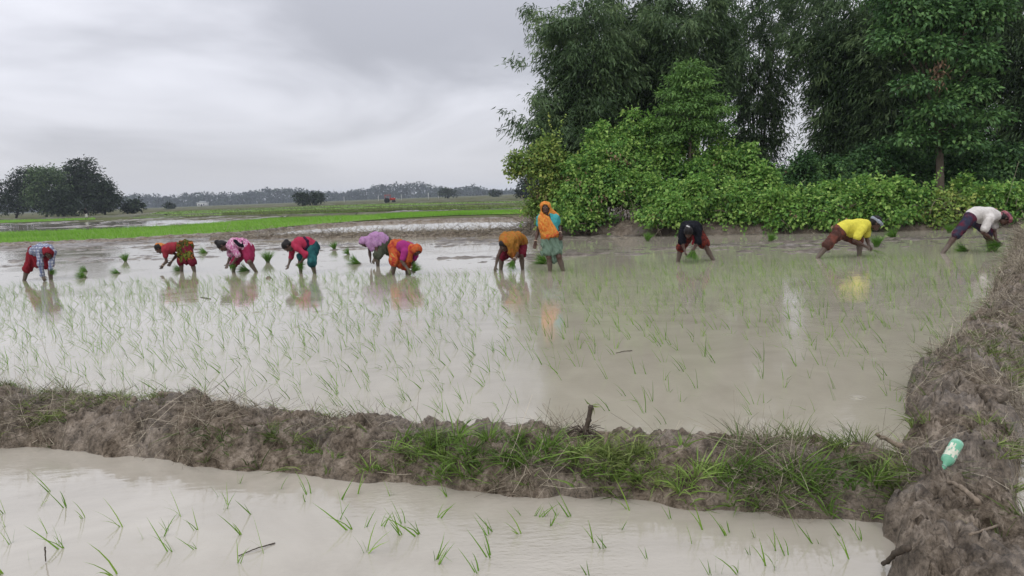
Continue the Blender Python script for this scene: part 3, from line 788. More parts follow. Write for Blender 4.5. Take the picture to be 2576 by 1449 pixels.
# --- creeper-covered bushes
def bush(name, label, u, Y, lst, ncl, mat=None, L=.105, W=.08, per=15, dry=14, group='creeper-covered bushes along the bank', **kw):
    base = AtY(u, 560, Y); base[2] = .14
    bl = px_blobs(Y, lst); o = empty(name, base, label, 'bush', group)
    for b in list(bl):                                               # uneven sprays standing out of the mass
        for _ in range(7):
            d = unit(1)[0]; d[2] = abs(d[2]) * .9 + .1; d[1] = -abs(d[1]) if RNG.random() < .7 else d[1]; d = nrm(d); q = RNG.uniform(.12, .3)
            bl.append((b[0] + d[0] * b[3] * .98, b[1] + d[1] * b[4] * .98, b[2] + d[2] * b[5] * .98, q, q, q * RNG.choice([.8, 1.3, 2.2])))
    a = dict(shell=(.7, 1.03), gap=-.12, up=.6, face=.9, hang=.5, out=.75, droop=.3, wide=.34, flat=.7, tv=.3); a.update(kw)
    V, Q, T = crown(bl, int(ncl * 1.3), per, L, W, .12, **a)
    mb = MB(); mb.add(V, Q, None, T)
    V, Q, T = crown(bl[:len(lst)], int(ncl * .25), per, L * 1.3, W * 1.3, .15, shell=(.3, .7), hang=.4); mb.add(V, Q, None, T)              # leaves deeper inside
    V, Q, T = crown(bl, int(ncl * .4), 5, L * 1.35, W * 1.4, .16, shell=(.9, 1.06), up=.5, face=.9, hang=.6, wide=.36, tb=.62, tv=.35, gap=-.1); mb.add(V, Q, None, T)   # large heart-shaped leaves
    for _ in range(len(lst) * 5):                                    # trailing shoots
        b = np.array(bl[RNG.integers(len(lst))]); a0 = RNG.uniform(-1, 1); p0 = b[:3] + np.array([a0 * b[3], -b[4] * math.sqrt(max(0, 1 - a0 * a0)) * .98, RNG.uniform(.1, .8) * b[5]])
        m_ = int(RNG.integers(9, 20)); k = np.arange(m_)[:, None]; dr = np.array([RNG.normal(0, .5), -.25, -1 if RNG.random() < .65 else .9]); C = p0 + nrm(dr) * k * .055 + RNG.normal(0, .02, (m_, 3))
        V, Q, T = leaves(C, nrm(RNG.normal(0, .8, (m_, 3)) + [0, -.4, -.3]), nrm(RNG.normal(0, .4, (m_, 3)) + [0, -.7, .6]), L * .95, W, np.clip(RNG.normal(.65, .2) + RNG.normal(0, .12, m_), 0, 1), .25, .35); mb.add(V, Q, None, T)
    obj('foliage', mb.mesh('foliage', origin=base), mat or M['vine'], o)
    bd = [(b[0], b[1] - b[4] * .12, b[2] - b[5] * .35, b[3] * .95, b[4], b[5] * .7) for b in bl[:len(lst)]]
    V, Q, T = crown(bd, max(6, int(ncl * .05)), 14, L * 1.1, W * .5, .12, shell=(.92, 1.05), hang=.9, gap=.05); dm = MB(); dm.add(V, Q, None, T)
    if len(V): tag(obj('dry_leaves', dm.mesh('dry_leaves', origin=base), M['dead_leaf'], o), kind='stuff')
    sm = MB()
    for b in bl[:len(lst)]:
        b = np.array(b)
        for _ in range(5):
            sm.add(*limb([base[0] * .5 + b[0] * .5 + RNG.normal(0, .15) if len(lst) < 6 else base[0] + RNG.normal(0, .2), b[1], .05], b[:3] + unit(1)[0] * b[3:6] * .8, .025, .008, .05))
    for _ in range(dry):
        b = np.array(bl[RNG.integers(len(lst))]); x = b[0] + RNG.uniform(-1, 1) * b[3]
        p0 = np.array([x, b[1] - b[4] * RNG.uniform(.5, 1.0), RNG.uniform(.1, .9)])
        sm.add(*limb(p0, p0 + [RNG.normal(0, .4), RNG.normal(-.1, .2), RNG.uniform(-.5, .2)], .014, .006, .15))
    tag(obj('stem', sm.mesh('stem', True, base), M['bark'], o), kind='stuff')
    return o


bush('creeper_sapling', 'slim creeper-draped sapling behind the standing woman', 1382, 27.6, [(1382, 362, 15, 24, 0, .25), (1378, 405, 26, 26, 0, .4), (1385, 445, 40, 28, 0, .6), (1345, 430, 26, 16, -.1, .4), (1390, 490, 48, 30, .1, .7), (1312, 432, 24, 12, -.2, .25), (1370, 530, 40, 26, .2, .6)], 520, M['vine_y'], group=None)
bush('creeper_bush', 'tall creeper mound at the left end of the hedge', 1480, 27.4, [(1470, 444, 62, 55, 0, 1.0), (1450, 514, 70, 44, -.2, 1.0), (1540, 384, 70, 55, .6, 1.1), (1530, 484, 80, 53, -.3, 1.1), (1480, 554, 80, 23, -.8, .6)], 1150)
bush('creeper_bush', 'high creeper mound below the small light green tree', 1640, 27.6, [(1620, 349, 66, 39, .8, 1.0), (1690, 374, 60, 39, .8, 1.0), (1640, 424, 80, 53, .2, 1.1), (1630, 504, 90, 48, -.5, 1.1)], 1150)
bush('creeper_bush', 'leafy bush spreading right of the small light green tree', 1800, 27.0, [(1790, 409, 60, 33, .4, .9), (1850, 424, 44, 30, .3, .8), (1760, 459, 70, 40, -.1, 1.0)], 620, tb=.4)
bush('creeper_bush', 'dense creeper bush behind the worker in black', 1750, 25.6, [(1740, 504, 80, 40, 0, 1.0), (1690, 544, 70, 28, -.4, .8), (1800, 539, 70, 32, -.3, .8)], 900)
bush('creeper_bush', 'low creeper bush below the sky gap', 1890, 25.0, [(1870, 497, 66, 25, .2, .9), (1900, 547, 76, 19, -.3, .8), (1915, 465, 20, 12, .2, .3)], 760)
bush('creeper_bush', 'low pale creeper bush just right of the sky gap', 1995, 24.4, [(1970, 527, 60, 19, 0, .8), (2030, 512, 56, 19, .1, .8), (2000, 557, 70, 15, -.4, .6)], 660)
bush('creeper_bush', 'creeper bush behind the back of the man in yellow', 2105, 24.0, [(2090, 517, 60, 25, 0, .8), (2140, 507, 50, 22, .2, .8), (2110, 552, 76, 16, -.4, .7)], 760)
bush('creeper_bush', 'bushy hedge stretch behind the head of the man in yellow', 2245, 23.7, [(2220, 507, 56, 25, 0, .8), (2280, 502, 50, 22, .2, .8), (2250, 547, 80, 19, -.4, .7)], 780)
bush('creeper_bush', 'withered yellowish hedge stretch left of the man in white', 2370, 23.6, [(2350, 527, 50, 16, 0, .7), (2410, 522, 46, 16, .1, .7), (2380, 557, 60, 15, -.3, .6)], 420, M['vine_y'], dry=70)
bush('creeper_bush', 'bright hedge stretch behind the man in white', 2490, 23.4, [(2460, 507, 44, 19, .1, .7), (2520, 497, 50, 20, .2, .8), (2490, 547, 60, 16, -.2, .6)], 660)
bush('creeper_bush', 'hedge end cut by the right edge of the picture', 2610, 23.2, [(2580, 512, 44, 20, .1, .7), (2650, 507, 50, 22, .2, .8), (2600, 552, 60, 16, -.2, .6)], 600)
# darker understorey between hedge and bamboo
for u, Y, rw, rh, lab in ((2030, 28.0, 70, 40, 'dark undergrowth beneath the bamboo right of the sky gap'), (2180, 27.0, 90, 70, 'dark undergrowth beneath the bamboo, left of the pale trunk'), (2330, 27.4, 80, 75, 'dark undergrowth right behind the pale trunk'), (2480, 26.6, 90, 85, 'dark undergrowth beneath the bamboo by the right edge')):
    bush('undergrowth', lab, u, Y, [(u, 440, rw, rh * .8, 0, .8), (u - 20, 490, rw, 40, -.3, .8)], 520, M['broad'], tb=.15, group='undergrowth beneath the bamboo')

# --- distant trees
def far_tree(label, u, base_v, Y, lst, ncl, L, spread, mat=None, group=None, name='distant_tree', per=9):
    base = AtY(u, base_v, Y); base[2] = 0.03
    bl = px_blobs(Y, [(a, b, c_, d, 0, c_ * Y / FPX * .8) for a, b, c_, d in lst])
    return tree(name, label, base, bl, (mat or M['far_leaf'], M['bark_dark']), ncl, per, L, L * .6, spread, trunk=(Y * .0012, Y * .0005), group=group, flat=.45, shell=(.4, 1.05), hang=.35, tv=.45, gap=-.3)


g = 'trees of the distant clump on the left'
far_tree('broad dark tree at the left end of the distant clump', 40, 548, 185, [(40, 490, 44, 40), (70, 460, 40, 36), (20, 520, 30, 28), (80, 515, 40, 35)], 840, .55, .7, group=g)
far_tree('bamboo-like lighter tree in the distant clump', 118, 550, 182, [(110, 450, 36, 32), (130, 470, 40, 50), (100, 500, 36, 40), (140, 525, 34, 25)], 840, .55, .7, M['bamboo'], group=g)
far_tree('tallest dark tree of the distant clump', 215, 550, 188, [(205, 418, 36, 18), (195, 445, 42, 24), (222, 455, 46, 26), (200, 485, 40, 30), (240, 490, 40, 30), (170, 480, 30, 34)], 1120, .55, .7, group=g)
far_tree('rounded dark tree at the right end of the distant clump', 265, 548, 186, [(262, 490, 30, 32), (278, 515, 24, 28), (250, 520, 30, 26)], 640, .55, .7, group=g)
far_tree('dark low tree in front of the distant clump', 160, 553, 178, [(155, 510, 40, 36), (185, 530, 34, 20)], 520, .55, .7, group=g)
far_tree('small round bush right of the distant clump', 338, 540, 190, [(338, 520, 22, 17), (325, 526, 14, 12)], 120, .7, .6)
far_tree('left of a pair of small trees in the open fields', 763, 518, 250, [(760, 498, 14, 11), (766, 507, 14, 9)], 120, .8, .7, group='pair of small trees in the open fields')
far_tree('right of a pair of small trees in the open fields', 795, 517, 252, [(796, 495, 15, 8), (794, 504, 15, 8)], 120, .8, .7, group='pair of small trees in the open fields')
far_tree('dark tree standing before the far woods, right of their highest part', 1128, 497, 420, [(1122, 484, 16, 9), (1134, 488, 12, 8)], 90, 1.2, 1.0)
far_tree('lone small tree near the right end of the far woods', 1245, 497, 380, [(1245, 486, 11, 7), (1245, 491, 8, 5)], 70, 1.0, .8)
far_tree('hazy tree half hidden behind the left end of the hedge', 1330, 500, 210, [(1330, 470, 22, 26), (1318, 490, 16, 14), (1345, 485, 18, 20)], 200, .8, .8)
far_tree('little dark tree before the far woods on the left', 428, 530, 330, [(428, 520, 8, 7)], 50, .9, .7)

top_u = [-400, 0, 300, 330, 400, 450, 470, 560, 620, 680, 740, 800, 870, 950, 1050, 1090, 1130, 1160, 1185, 1215, 1250, 1310, 1400, 2800]
top_v = [516, 507, 494, 490, 494, 498, 488, 488, 485, 474, 473, 482, 484, 468, 460, 470, 479, 470, 466, 477, 483, 484, 482, 440]
wd = MB(); tk = MB()
for u in np.concatenate([np.arange(-420, 1400, 5.5), np.arange(1400, 2300, 14)]):
    u = u + RNG.normal(0, 3); Y = RNG.uniform(1000, 1250); v = np.interp(u, top_u, top_v) + abs(RNG.normal(0, 4.5)) - 2
    c = AtY(u, v, Y); H = max(c[2], 5); w = RNG.uniform(5, 9.5)
    V, Q, T = crown([(c[0], Y, H - w * .35, w, w * .7, w * .38), (c[0] + RNG.normal(0, 2), Y, H * .42, w * .9, w * .7, H * .42), (c[0] + RNG.normal(0, 4), Y - 6, 2, w, w * .6, 2.5)], 26, 6, 3.2, 2.2, 1.4, tb=RNG.uniform(.3, .6), low=-.9)
    wd.add(V, Q, None, T)
    tk.add(*tube([(c[0], Y, 0), (c[0], Y, H * .8)], [.3, .15], 5))
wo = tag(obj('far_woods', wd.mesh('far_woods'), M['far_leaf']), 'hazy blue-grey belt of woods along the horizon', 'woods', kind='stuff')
tag(obj('far_trunks', tk.mesh('far_trunks'), M['bark_dark'], wo), kind='stuff')

# ================================================================== people
class Field:
    """signed distances on a grid, skinned into one continuous surface"""
    def __init__(s, lo, hi, h):
        s.h = h; s.lo = np.asarray(lo, float)
        s.n = np.ceil((np.asarray(hi) - s.lo) / h).astype(int) + 1
        s.ax = [s.lo[k] + h * np.arange(s.n[k]) for k in range(3)]
        s.d = np.full(s.n, 9.0, np.float32)

    def sub(s, lo, hi):
        sl = []
        for k in range(3):
            a = int(max(0, math.floor((lo[k] - s.lo[k]) / s.h))); b = int(min(s.n[k], math.ceil((hi[k] - s.lo[k]) / s.h) + 1))
            if b <= a: return None, None
            sl.append(slice(a, b))
        g = np.meshgrid(*[s.ax[k][sl[k]] for k in range(3)], indexing='ij', sparse=True)
        return tuple(sl), g

    def put(s, sl, d, k):
        o = s.d[sl]
        if k > 0:
            hh = np.maximum(k - np.abs(o - d), 0) / k; s.d[sl] = np.minimum(o, d) - hh * hh * k * .25
        else: s.d[sl] = np.minimum(o, d)

    def cone(s, a, b, ra, rb, k=.03):
        a, b = np.asarray(a, float), np.asarray(b, float); p = max(ra, rb) + k + .05
        sl, g = s.sub(np.minimum(a, b) - p, np.maximum(a, b) + p)
        if sl is None: return
        ba = b - a; L2 = max(ba @ ba, 1e-9)
        qx, qy, qz = g[0] - a[0], g[1] - a[1], g[2] - a[2]
        t = np.clip((qx * ba[0] + qy * ba[1] + qz * ba[2]) / L2, 0, 1)
        d = np.sqrt((qx - t * ba[0]) ** 2 + (qy - t * ba[1]) ** 2 + (qz - t * ba[2]) ** 2) - (ra + (rb - ra) * t)
        s.put(sl, d.astype(np.float32), k)

    def _ell(s, g, c, R, r):
        q = [g[i] - c[i] for i in range(3)]
        l = [(q[0] * R[j][0] + q[1] * R[j][1] + q[2] * R[j][2]) for j in range(3)]
        k0 = np.sqrt(sum((l[j] / r[j]) ** 2 for j in range(3))); k1 = np.sqrt(sum((l[j] / r[j] ** 2) ** 2 for j in range(3)))
        return k0 * (k0 - 1) / np.maximum(k1, 1e-6)

    def ell(s, c, R, r, k=.02):
        p = max(r) + k + .05; sl, g = s.sub(np.asarray(c) - p, np.asarray(c) + p)
        if sl is None: return
        s.put(sl, s._ell(g, c, R, r).astype(np.float32), k)

    def carve(s, c, R, r):
        p = max(r) + .02; sl, g = s.sub(np.asarray(c) - p, np.asarray(c) + p)
        if sl is None: return
        s.d[sl] = np.maximum(s.d[sl], -s._ell(g, c, R, r).astype(np.float32))

    def carve_cone(s, a, b, ra, rb):
        f = Field.__new__(Field); f.h, f.lo, f.n, f.ax = s.h, s.lo, s.n, s.ax; f.d = np.full(s.n, 9.0, np.float32)
        f.cone(a, b, ra, rb, 0); s.d = np.maximum(s.d, -f.d)

    def cut(s, p, n):
        n = nrm(n); g = np.meshgrid(*s.ax, indexing='ij', sparse=True)
        s.d = np.maximum(s.d, ((g[0] - p[0]) * n[0] + (g[1] - p[1]) * n[1] + (g[2] - p[2]) * n[2]).astype(np.float32))

    def surface(s):
        d = s.d; ins = d < 0; n = d.shape
        c = [ins[i:n[0] - 1 + i, j:n[1] - 1 + j, k:n[2] - 1 + k] for i in (0, 1) for j in (0, 1) for k in (0, 1)]
        cnt = sum(x.astype(np.int8) for x in c); act = (cnt > 0) & (cnt < 8)
        I = np.argwhere(act)
        if len(I) == 0: return np.zeros((0, 3)), np.zeros((0, 4), int)
        vid = np.full(act.shape, -1, np.int64); vid[act] = np.arange(len(I))
        acc = np.zeros((len(I), 3)); w = np.zeros(len(I))
        cor = [(i, j, k) for i in (0, 1) for j in (0, 1) for k in (0, 1)]
        dv = {q: d[I[:, 0] + q[0], I[:, 1] + q[1], I[:, 2] + q[2]] for q in cor}
        for a in cor:
            for x in range(3):
                if a[x] == 0:
                    b = list(a); b[x] = 1; b = tuple(b); m = (dv[a] < 0) != (dv[b] < 0)
                    t = dv[a][m] / (dv[a][m] - dv[b][m]); p = np.array(a, float) + t[:, None] * (np.array(b) - np.array(a))
                    acc[m] += p; w[m] += 1
        V = s.lo + s.h * (I + acc / w[:, None])
        F = []
        for x in range(3):
            y, z = (x + 1) % 3, (x + 2) % 3
            A = [slice(None)] * 3; B = [slice(None)] * 3; A[x] = slice(0, n[x] - 1); B[x] = slice(1, n[x])
            ia, ib = ins[tuple(A)], ins[tuple(B)]
            E = np.argwhere(ia != ib); E = E[(E[:, y] > 0) & (E[:, z] > 0) & (E[:, y] < n[y] - 1) & (E[:, z] < n[z] - 1)]
            fl = ia[tuple(E.T)]
            def q(dy, dz):
                k = E.copy(); k[:, y] -= dy; k[:, z] -= dz; return vid[tuple(k.T)]
            f = np.stack([q(1, 1), q(0, 1), q(0, 0), q(1, 0)], 1)
            f[~fl] = f[~fl][:, ::-1]; F.append(f)
        return V, np.concatenate(F)


def smooth_mesh(V, Q, it=1):
    e = np.concatenate([Q[:, [0, 1]], Q[:, [1, 2]], Q[:, [2, 3]], Q[:, [3, 0]]]); e = np.concatenate([e, e[:, ::-1]])
    for _ in range(it):
        acc = np.zeros_like(V); cn = np.zeros(len(V)); np.add.at(acc, e[:, 0], V[e[:, 1]]); np.add.at(cn, e[:, 0], 1)
        V = V * .5 + .5 * acc / np.maximum(cn, 1)[:, None]
    return V


def skin_mat():
    m, N, K, b = new_mat('skin')
    v = ncoord(N, K); f = nnoise(N, K, 9, 4, .5, v)
    c = nramp(N, K, f, [(0.3, (0.048, 0.025, 0.018)), (0.7, (0.078, 0.041, 0.029))])
    sp = N.new('ShaderNodeSeparateXYZ'); K.new(v, sp.inputs[0])
    hz = nmath(N, K, 'ADD', sp.outputs['Z'], nmath(N, K, 'MULTIPLY', nnoise(N, K, 22, 3, .5, v), -.3))
    mk = nramp(N, K, hz, [(0.0, (.75,) * 3), (0.16, (0,) * 3)])
    c = nmix(N, K, mk, c, (0.125, 0.105, 0.085))
    K.new(c, b.inputs['Base Color']); b.inputs['Roughness'].default_value = .45; b.inputs['Specular IOR Level'].default_value = .25
    return m


def cloth(name, kind, *cols, scale=1.0, rough=.85):
    cols = [tuple((x * .9 + .1 * (q[0] * .3 + q[1] * .59 + q[2] * .11)) * .76 for x in q) for q in cols]
    m, N, K, b = new_mat(name); v = ncoord(N, K)
    fine = nnoise(N, K, 14, 3, .5, v)
    if kind == 'plain':
        c = nramp(N, K, fine, [(.3, tuple(x * .82 for x in cols[0])), (.7, cols[0])])
        if len(cols) > 1: c = nmix(N, K, nramp(N, K, nnoise(N, K, 6 * scale, 3, .5, v), [(.45, (0,) * 3), (.65, (1,) * 3)]), c, cols[1])
    elif kind == 'plaid':
        sp = N.new('ShaderNodeSeparateXYZ'); K.new(v, sp.inputs[0]); c = nmix(N, K, fine, cols[0], cols[0])
        for ax, k, col, th in (('X', 95, cols[1], .35), ('Z', 95, cols[1], .35), ('Z', 190, cols[2], .6), ('X', 160, cols[2], .6), ('Y', 95, cols[1], .45)):
            s = nmath(N, K, 'SINE', nmath(N, K, 'MULTIPLY', nmath(N, K, 'ADD', sp.outputs[ax], nmath(N, K, 'MULTIPLY', fine, .02)), k * scale))
            c = nmix(N, K, nmath(N, K, 'MULTIPLY', nmath(N, K, 'GREATER_THAN', s, th), .62), c, col)
    elif kind == 'vein':
        f = nnoise(N, K, 16 * scale, 3, .55, ncoord(N, K, 'Object', (1, 1, .5)), 1.4)
        c = nramp(N, K, f, [(.40, cols[0]), (.47, cols[1]), (.53, cols[1]), (.6, cols[0])])
    else:                                                                  # printed flowers
        f = nnoise(N, K, 13 * scale, 4, .6, v, 1.0)
        st = [(.30 + .42 * i / max(len(cols) - 1, 1), cc) for i, cc in enumerate(cols)]
        c = nramp(N, K, f, st, 'EASE')
    K.new(c, b.inputs['Base Color']); b.inputs['Roughness'].default_value = rough
    b.inputs['Specular IOR Level'].default_value = .06
    nbump(N, K, b, nnoise(N, K, 16, 3, .5, ncoord(N, K, 'Object', (1, 1, .45)), 1.2), .7, .03)
    return m


M['skin'] = skin_mat()
M['hair'] = plain_mat('black hair', (0.014, 0.012, 0.012), .5, .5, 60)
M['eye'] = plain_mat('eye', (0.28, 0.25, 0.22), .3, .05, 10)
M['pupil'] = plain_mat('pupil', (0.012, 0.008, 0.006), .2, .05, 10)
M['lip'] = plain_mat('lip', (0.14, 0.055, 0.05), .5, .1, 30)
M['bangle'] = plain_mat('bangle', (0.55, 0.42, 0.32), .4, .1, 30)


class Person:
    def __init__(s, zoom, foot, label, depth=None):
        s.zx, s.zy, s.k = zoom
        f = [s.disp(*p) for p in foot]
        g = np.mean([G(*p) for p in f], 0); s.Y = g[1] if depth is None else depth
        s.base = np.array([g[0], s.Y, 0.0])
        s.o = empty('person', s.base, label, 'person', 'people planting rice')
        s.J = {}

    def disp(s, x, y):
        return ((s.zx + x / s.k) * .62891, (s.zy + y / s.k) * .62891)

    def pt(s, x, y, dy=0.0):
        return AtY(*s.disp(x, y), s.Y + dy)

    def joints(s, **kw):
        for n, v in kw.items(): s.J[n] = s.pt(*v)

    def __getattr__(s, n):
        if n in ('J',): raise AttributeError
        return s.J[n]

    def mix(s, a, b, t):
        return s.J[a] * (1 - t) + s.J[b] * t if isinstance(a, str) else a * (1 - t) + b * t

    def arm(s, side, f):
        return s.mix('sh' + side, 'el' + side, f) if f <= 1 else s.mix('el' + side, 'wr' + side, f - 1)

    def leg(s, side, f):
        return s.mix('hip' + side, 'kn' + side, f) if f <= 1 else s.mix('kn' + side, 'an' + side, f - 1)

    def box(s, pts, pad):
        p = np.array(pts); return p.min(0) - pad, p.max(0) + pad

    def mesh(s, name, F, mat, it=1, parent=None):
        V, Q = F.surface(); V = smooth_mesh(V, Q, it)
        return obj(name, mesh_np(name, V - s.base, Q, None, True), mat, parent or s.o)

    def body(s, face, up, build=1.0, hs=1.0, curl=.5, bare_hair=True, bun=None, beard=False, grip=(1, 1)):
        J = s.J; s.face = face = nrm(face); up = np.asarray(up, float); s.rt = rt = nrm(np.cross(face, up)); s.up = up = nrm(np.cross(rt, face))
        lo, hi = s.box(list(J.values()), .24); F = Field(lo, hi, .012)
        b = build; sx = nrm(J['shR'] - J['shL']); hx = nrm(J['hipR'] - J['hipL'])
        wai = J.get('wai', s.mix('pel', 'che', .5)); J['wai'] = wai
        for sg in (-1, 1):
            F.cone(J['pel'] + hx * sg * .065, wai + (sx + hx) * .5 * sg * .05, .105 * b, .088 * b, .05)
            F.cone(wai + (sx + hx) * .5 * sg * .05, J['che'] + sx * sg * .075, .09 * b, .098 * b, .05)
            F.cone(J['che'] + sx * sg * .07, s.mix('che', 'nec', .7) + sx * sg * .04, .09 * b, .06 * b, .05)
        F.cone(s.mix('che', 'nec', .8), J['hea'] - up * .05, .052, .047, .03)
        for q in 'LR':
            F.cone(s.mix('che', 'nec', .6), J['sh' + q], .06 * b, .052 * b, .04)
            F.cone(J['sh' + q], s.mix('sh' + q, 'el' + q, .45), .05 * b, .042 * b, .03); F.cone(s.mix('sh' + q, 'el' + q, .45), J['el' + q], .042 * b, .034 * b, .02)
            F.cone(J['el' + q], s.mix('el' + q, 'wr' + q, .35), .035 * b, .036 * b, .02); F.cone(s.mix('el' + q, 'wr' + q, .35), J['wr' + q], .036 * b, .024 * b, .02)
            F.cone(J['pel'] + hx * (-.06 if q == 'L' else .06), J['hip' + q], .1 * b, .088 * b, .04)
            F.cone(J['hip' + q], J['kn' + q], .086 * b, .056 * b, .035); F.cone(J['kn' + q], s.mix('kn' + q, 'an' + q, .3), .054 * b, .054 * b, .02)
            F.cone(s.mix('kn' + q, 'an' + q, .3), J['an' + q], .054 * b, .034 * b, .02)
            fd = np.array([face[0], face[1], 0]); fd = nrm(fd) if np.linalg.norm(fd) > .2 else np.array([0, -1.0, 0])
            F.cone(J['an' + q], J['an' + q] + fd * .14 - [0, 0, .03], .034, .022, .02)
            # hand: palm, four unequal bent fingers and a thumb from its side
            w, h = J['wr' + q], J['ha' + q]; hd = nrm(h - w); sd = nrm(np.cross(hd, face + np.array([.1, .2, .05]))); nn = nrm(np.cross(hd, sd))
            if nn @ (J['che'] - w) < 0: nn = -nn
            pe = w + hd * .075
            for o_ in (-.018, 0, .018): F.cone(w + sd * o_ * .6, pe + sd * o_ * 1.4, .018, .015, .012)
            for i_, (o_, ln) in enumerate(((-.033, .058), (-.011, .07), (.012, .066), (.033, .052))):
                k1 = pe + sd * o_ + (hd * .75 + nn * .5 * curl) * ln * .55
                F.cone(pe + sd * o_ * .9, k1, .0112, .0105, .004); F.cone(k1, k1 + nrm(hd * (1 - curl) + nn * curl) * ln * .5, .0105, .0095, .004)
            tb = w + hd * .03 + sd * -.03; tm = tb + nrm(hd * .6 - sd * .7 + nn * .5) * .038
            F.cone(w + hd * .015, tb, .016, .0135, .01); F.cone(tb, tm, .0125, .011, .005); F.cone(tm, tm + nrm(hd * .8 + nn * .5) * .028, .011, .009, .004)
        H = J['hea']; R = (rt, face, up); s.hs = hs; face0, rt0, up0 = face, rt, up; face, rt, up = face * hs, rt * hs, up * hs; sc = lambda *r: tuple(q * hs for q in r)
        F.ell(H + up * .02 - face * .008, R, sc(.074, .092, .092), .02)
        F.ell(H - up * .045 + face * .03, R, sc(.055, .058, .07), .03)
        F.cone(H + up * .012 + face * .085, H - up * .03 + face * .108, .008, .014, .012)
        F.cone(H - up * .062 + face * .083 - rt * .018, H - up * .062 + face * .083 + rt * .018, .010, .010, .012)
        F.cone(H + up * .032 + face * .078 - rt * .035, H + up * .032 + face * .078 + rt * .035, .011, .011, .012)
        F.cone(H - up * .095 + face * .07, H - up * .095 + face * .075, .018, .016, .02)
        for sg in (-1, 1):
            F.carve(H + rt * sg * .03 + up * .012 + face * .098, R, sc(.018, .014, .012))
            F.ell(H + rt * sg * .077 - face * .002 - up * .012, R, sc(.010, .018, .028), .008)
        s.b = s.mesh('body', F, M['skin'], 1)
        for sg in (-1, 1):
            E = Field(H - .16, H + .16, .005); E.ell(H + rt * sg * .03 + up * .012 + face * .078, R, sc(.0145, .012, .0095), 0); ey = s.mesh('eye', E, M['eye'], 0, s.b)
            E = Field(H - .16, H + .16, .004); E.ell(H + rt * sg * .03 + up * .012 + face * .0865, R, sc(.006, .005, .0075), 0); s.mesh('pupil', E, M['pupil'], 0, s.b)
            E = Field(H - .16, H + .16, .005); E.cone(H + rt * sg * .016 + up * .034 + face * .092, H + rt * sg * .046 + up * .036 + face * .078, .005, .004, 0); s.mesh('eyebrow', E, M['hair'], 0, s.b)
        E = Field(H - .16, H + .16, .005); E.cone(H - up * .062 + face * .0925 - rt * .02, H - up * .062 + face * .0925 + rt * .02, .006, .006, 0); s.mesh('lips', E, M['lip'], 0, s.b)
        if bare_hair:
            E = Field(H - .3, H + .3, .009); E.ell(H + up * .03 - face * .018, R, sc(.088, .098, .10), .01)
            E.ell(H - up * .03 - face * .06, R, sc(.07, .045, .07), .03)
            E.carve(H + face * .115 - up * .035, R, sc(.085, .10, .105))
            if bun is not None: E.ell(H + np.asarray(bun[:3]), R, sc(*((bun[3],) * 3)), .015)
            s.mesh('hair', E, M['hair'], 1)
        return s

    def garment(s, name, cones, mat, k=.04, h=.0135, folds=(0, 30), cuts=(), ells=(), carves=(), ccarve=(), it=1, fdir=None, parent=None, label=None):
        pts = [c[0] for c in cones] + [c[1] for c in cones] + [e[0] for e in ells]
        rm = max([max(c[2], c[3]) for c in cones] + [max(e[1]) for e in ells] + [0]) + .06
        lo, hi = s.box(pts, rm); F = Field(lo, hi, h)
        for c in cones: F.cone(*c[:4], k)
        for e in ells: F.ell(e[0], (s.rt, s.face, s.up), e[1], k)
        if folds[0]:
            folds = (folds[0] * 1.6, folds[1])
            g = np.meshgrid(*F.ax, indexing='ij', sparse=True); f = folds[1]
            dv = np.array([1, .6, .1]) if fdir is None else np.asarray(fdir, float)
            ph = (g[0] * dv[0] + g[1] * dv[1] + g[2] * dv[2]) * f
            F.d = F.d + (folds[0] * (np.sin(ph + 1.7 * np.sin(g[2] * f * .35 + g[0] * f * .2)) + .6 * np.sin(ph * 1.9 + g[2] * f * .5 + 1.3))).astype(np.float32)
        for c in ccarve: F.carve_cone(*c)
        for e in carves: F.carve(e[0], (s.rt, s.face, s.up), e[1])
        for p, n in cuts: F.cut(p, n)
        o = s.mesh(name, F, mat, it, parent)
        if label: o['label'] = label
        return o

    def torso_cones(s, t0, t1, r):
        """two columns either side of the spine from t0 (0 = pelvis) to t1 (1 = neck)"""
        J = s.J; sx = nrm(J['shR'] - J['shL']); hx = nrm(J['hipR'] - J['hipL'])
        ch = [J['pel'], J['wai'], J['che'], s.mix('che', 'nec', .75)]; wd = [.065, .055, .075, .05]; rr = [.118, .108, .112, .08]; at = [0, .4, .75, 1.0]
        f = lambda t: (np.array([np.interp(t, at, [c[i] for c in ch]) for i in range(3)]), np.interp(t, at, wd), np.interp(t, at, rr))
        ts = [t0] + [a for a in at if t0 < a < t1] + [t1]; out = []
        for a, b in zip(ts[:-1], ts[1:]):
            (pa, wa, ra), (pb, wb, rb) = f(a), f(b)
            for sg in (-1, 1):
                ax = nrm(sx * (a + b) * .5 + hx * (1 - (a + b) * .5))
                out.append((pa + ax * sg * wa, pb + ax * sg * wb, ra + r, rb + r))
        return out

    def sleeve_cones(s, q, f, r, flare=0.0):
        out = [(s.mix('che', 'nec', .5), s.J['sh' + q], .07 + r, .058 + r)]
        pts = [0.0] + ([1.0] if f > 1 else []) + [f]
        rad = lambda t: np.interp(t, [0, .5, 1, 2], [.056, .05, .042, .034]) + r
        for a, b in zip(pts[:-1], pts[1:]): out.append((s.arm(q, a), s.arm(q, b), rad(a), rad(b) + flare * (b == f)))
        return out

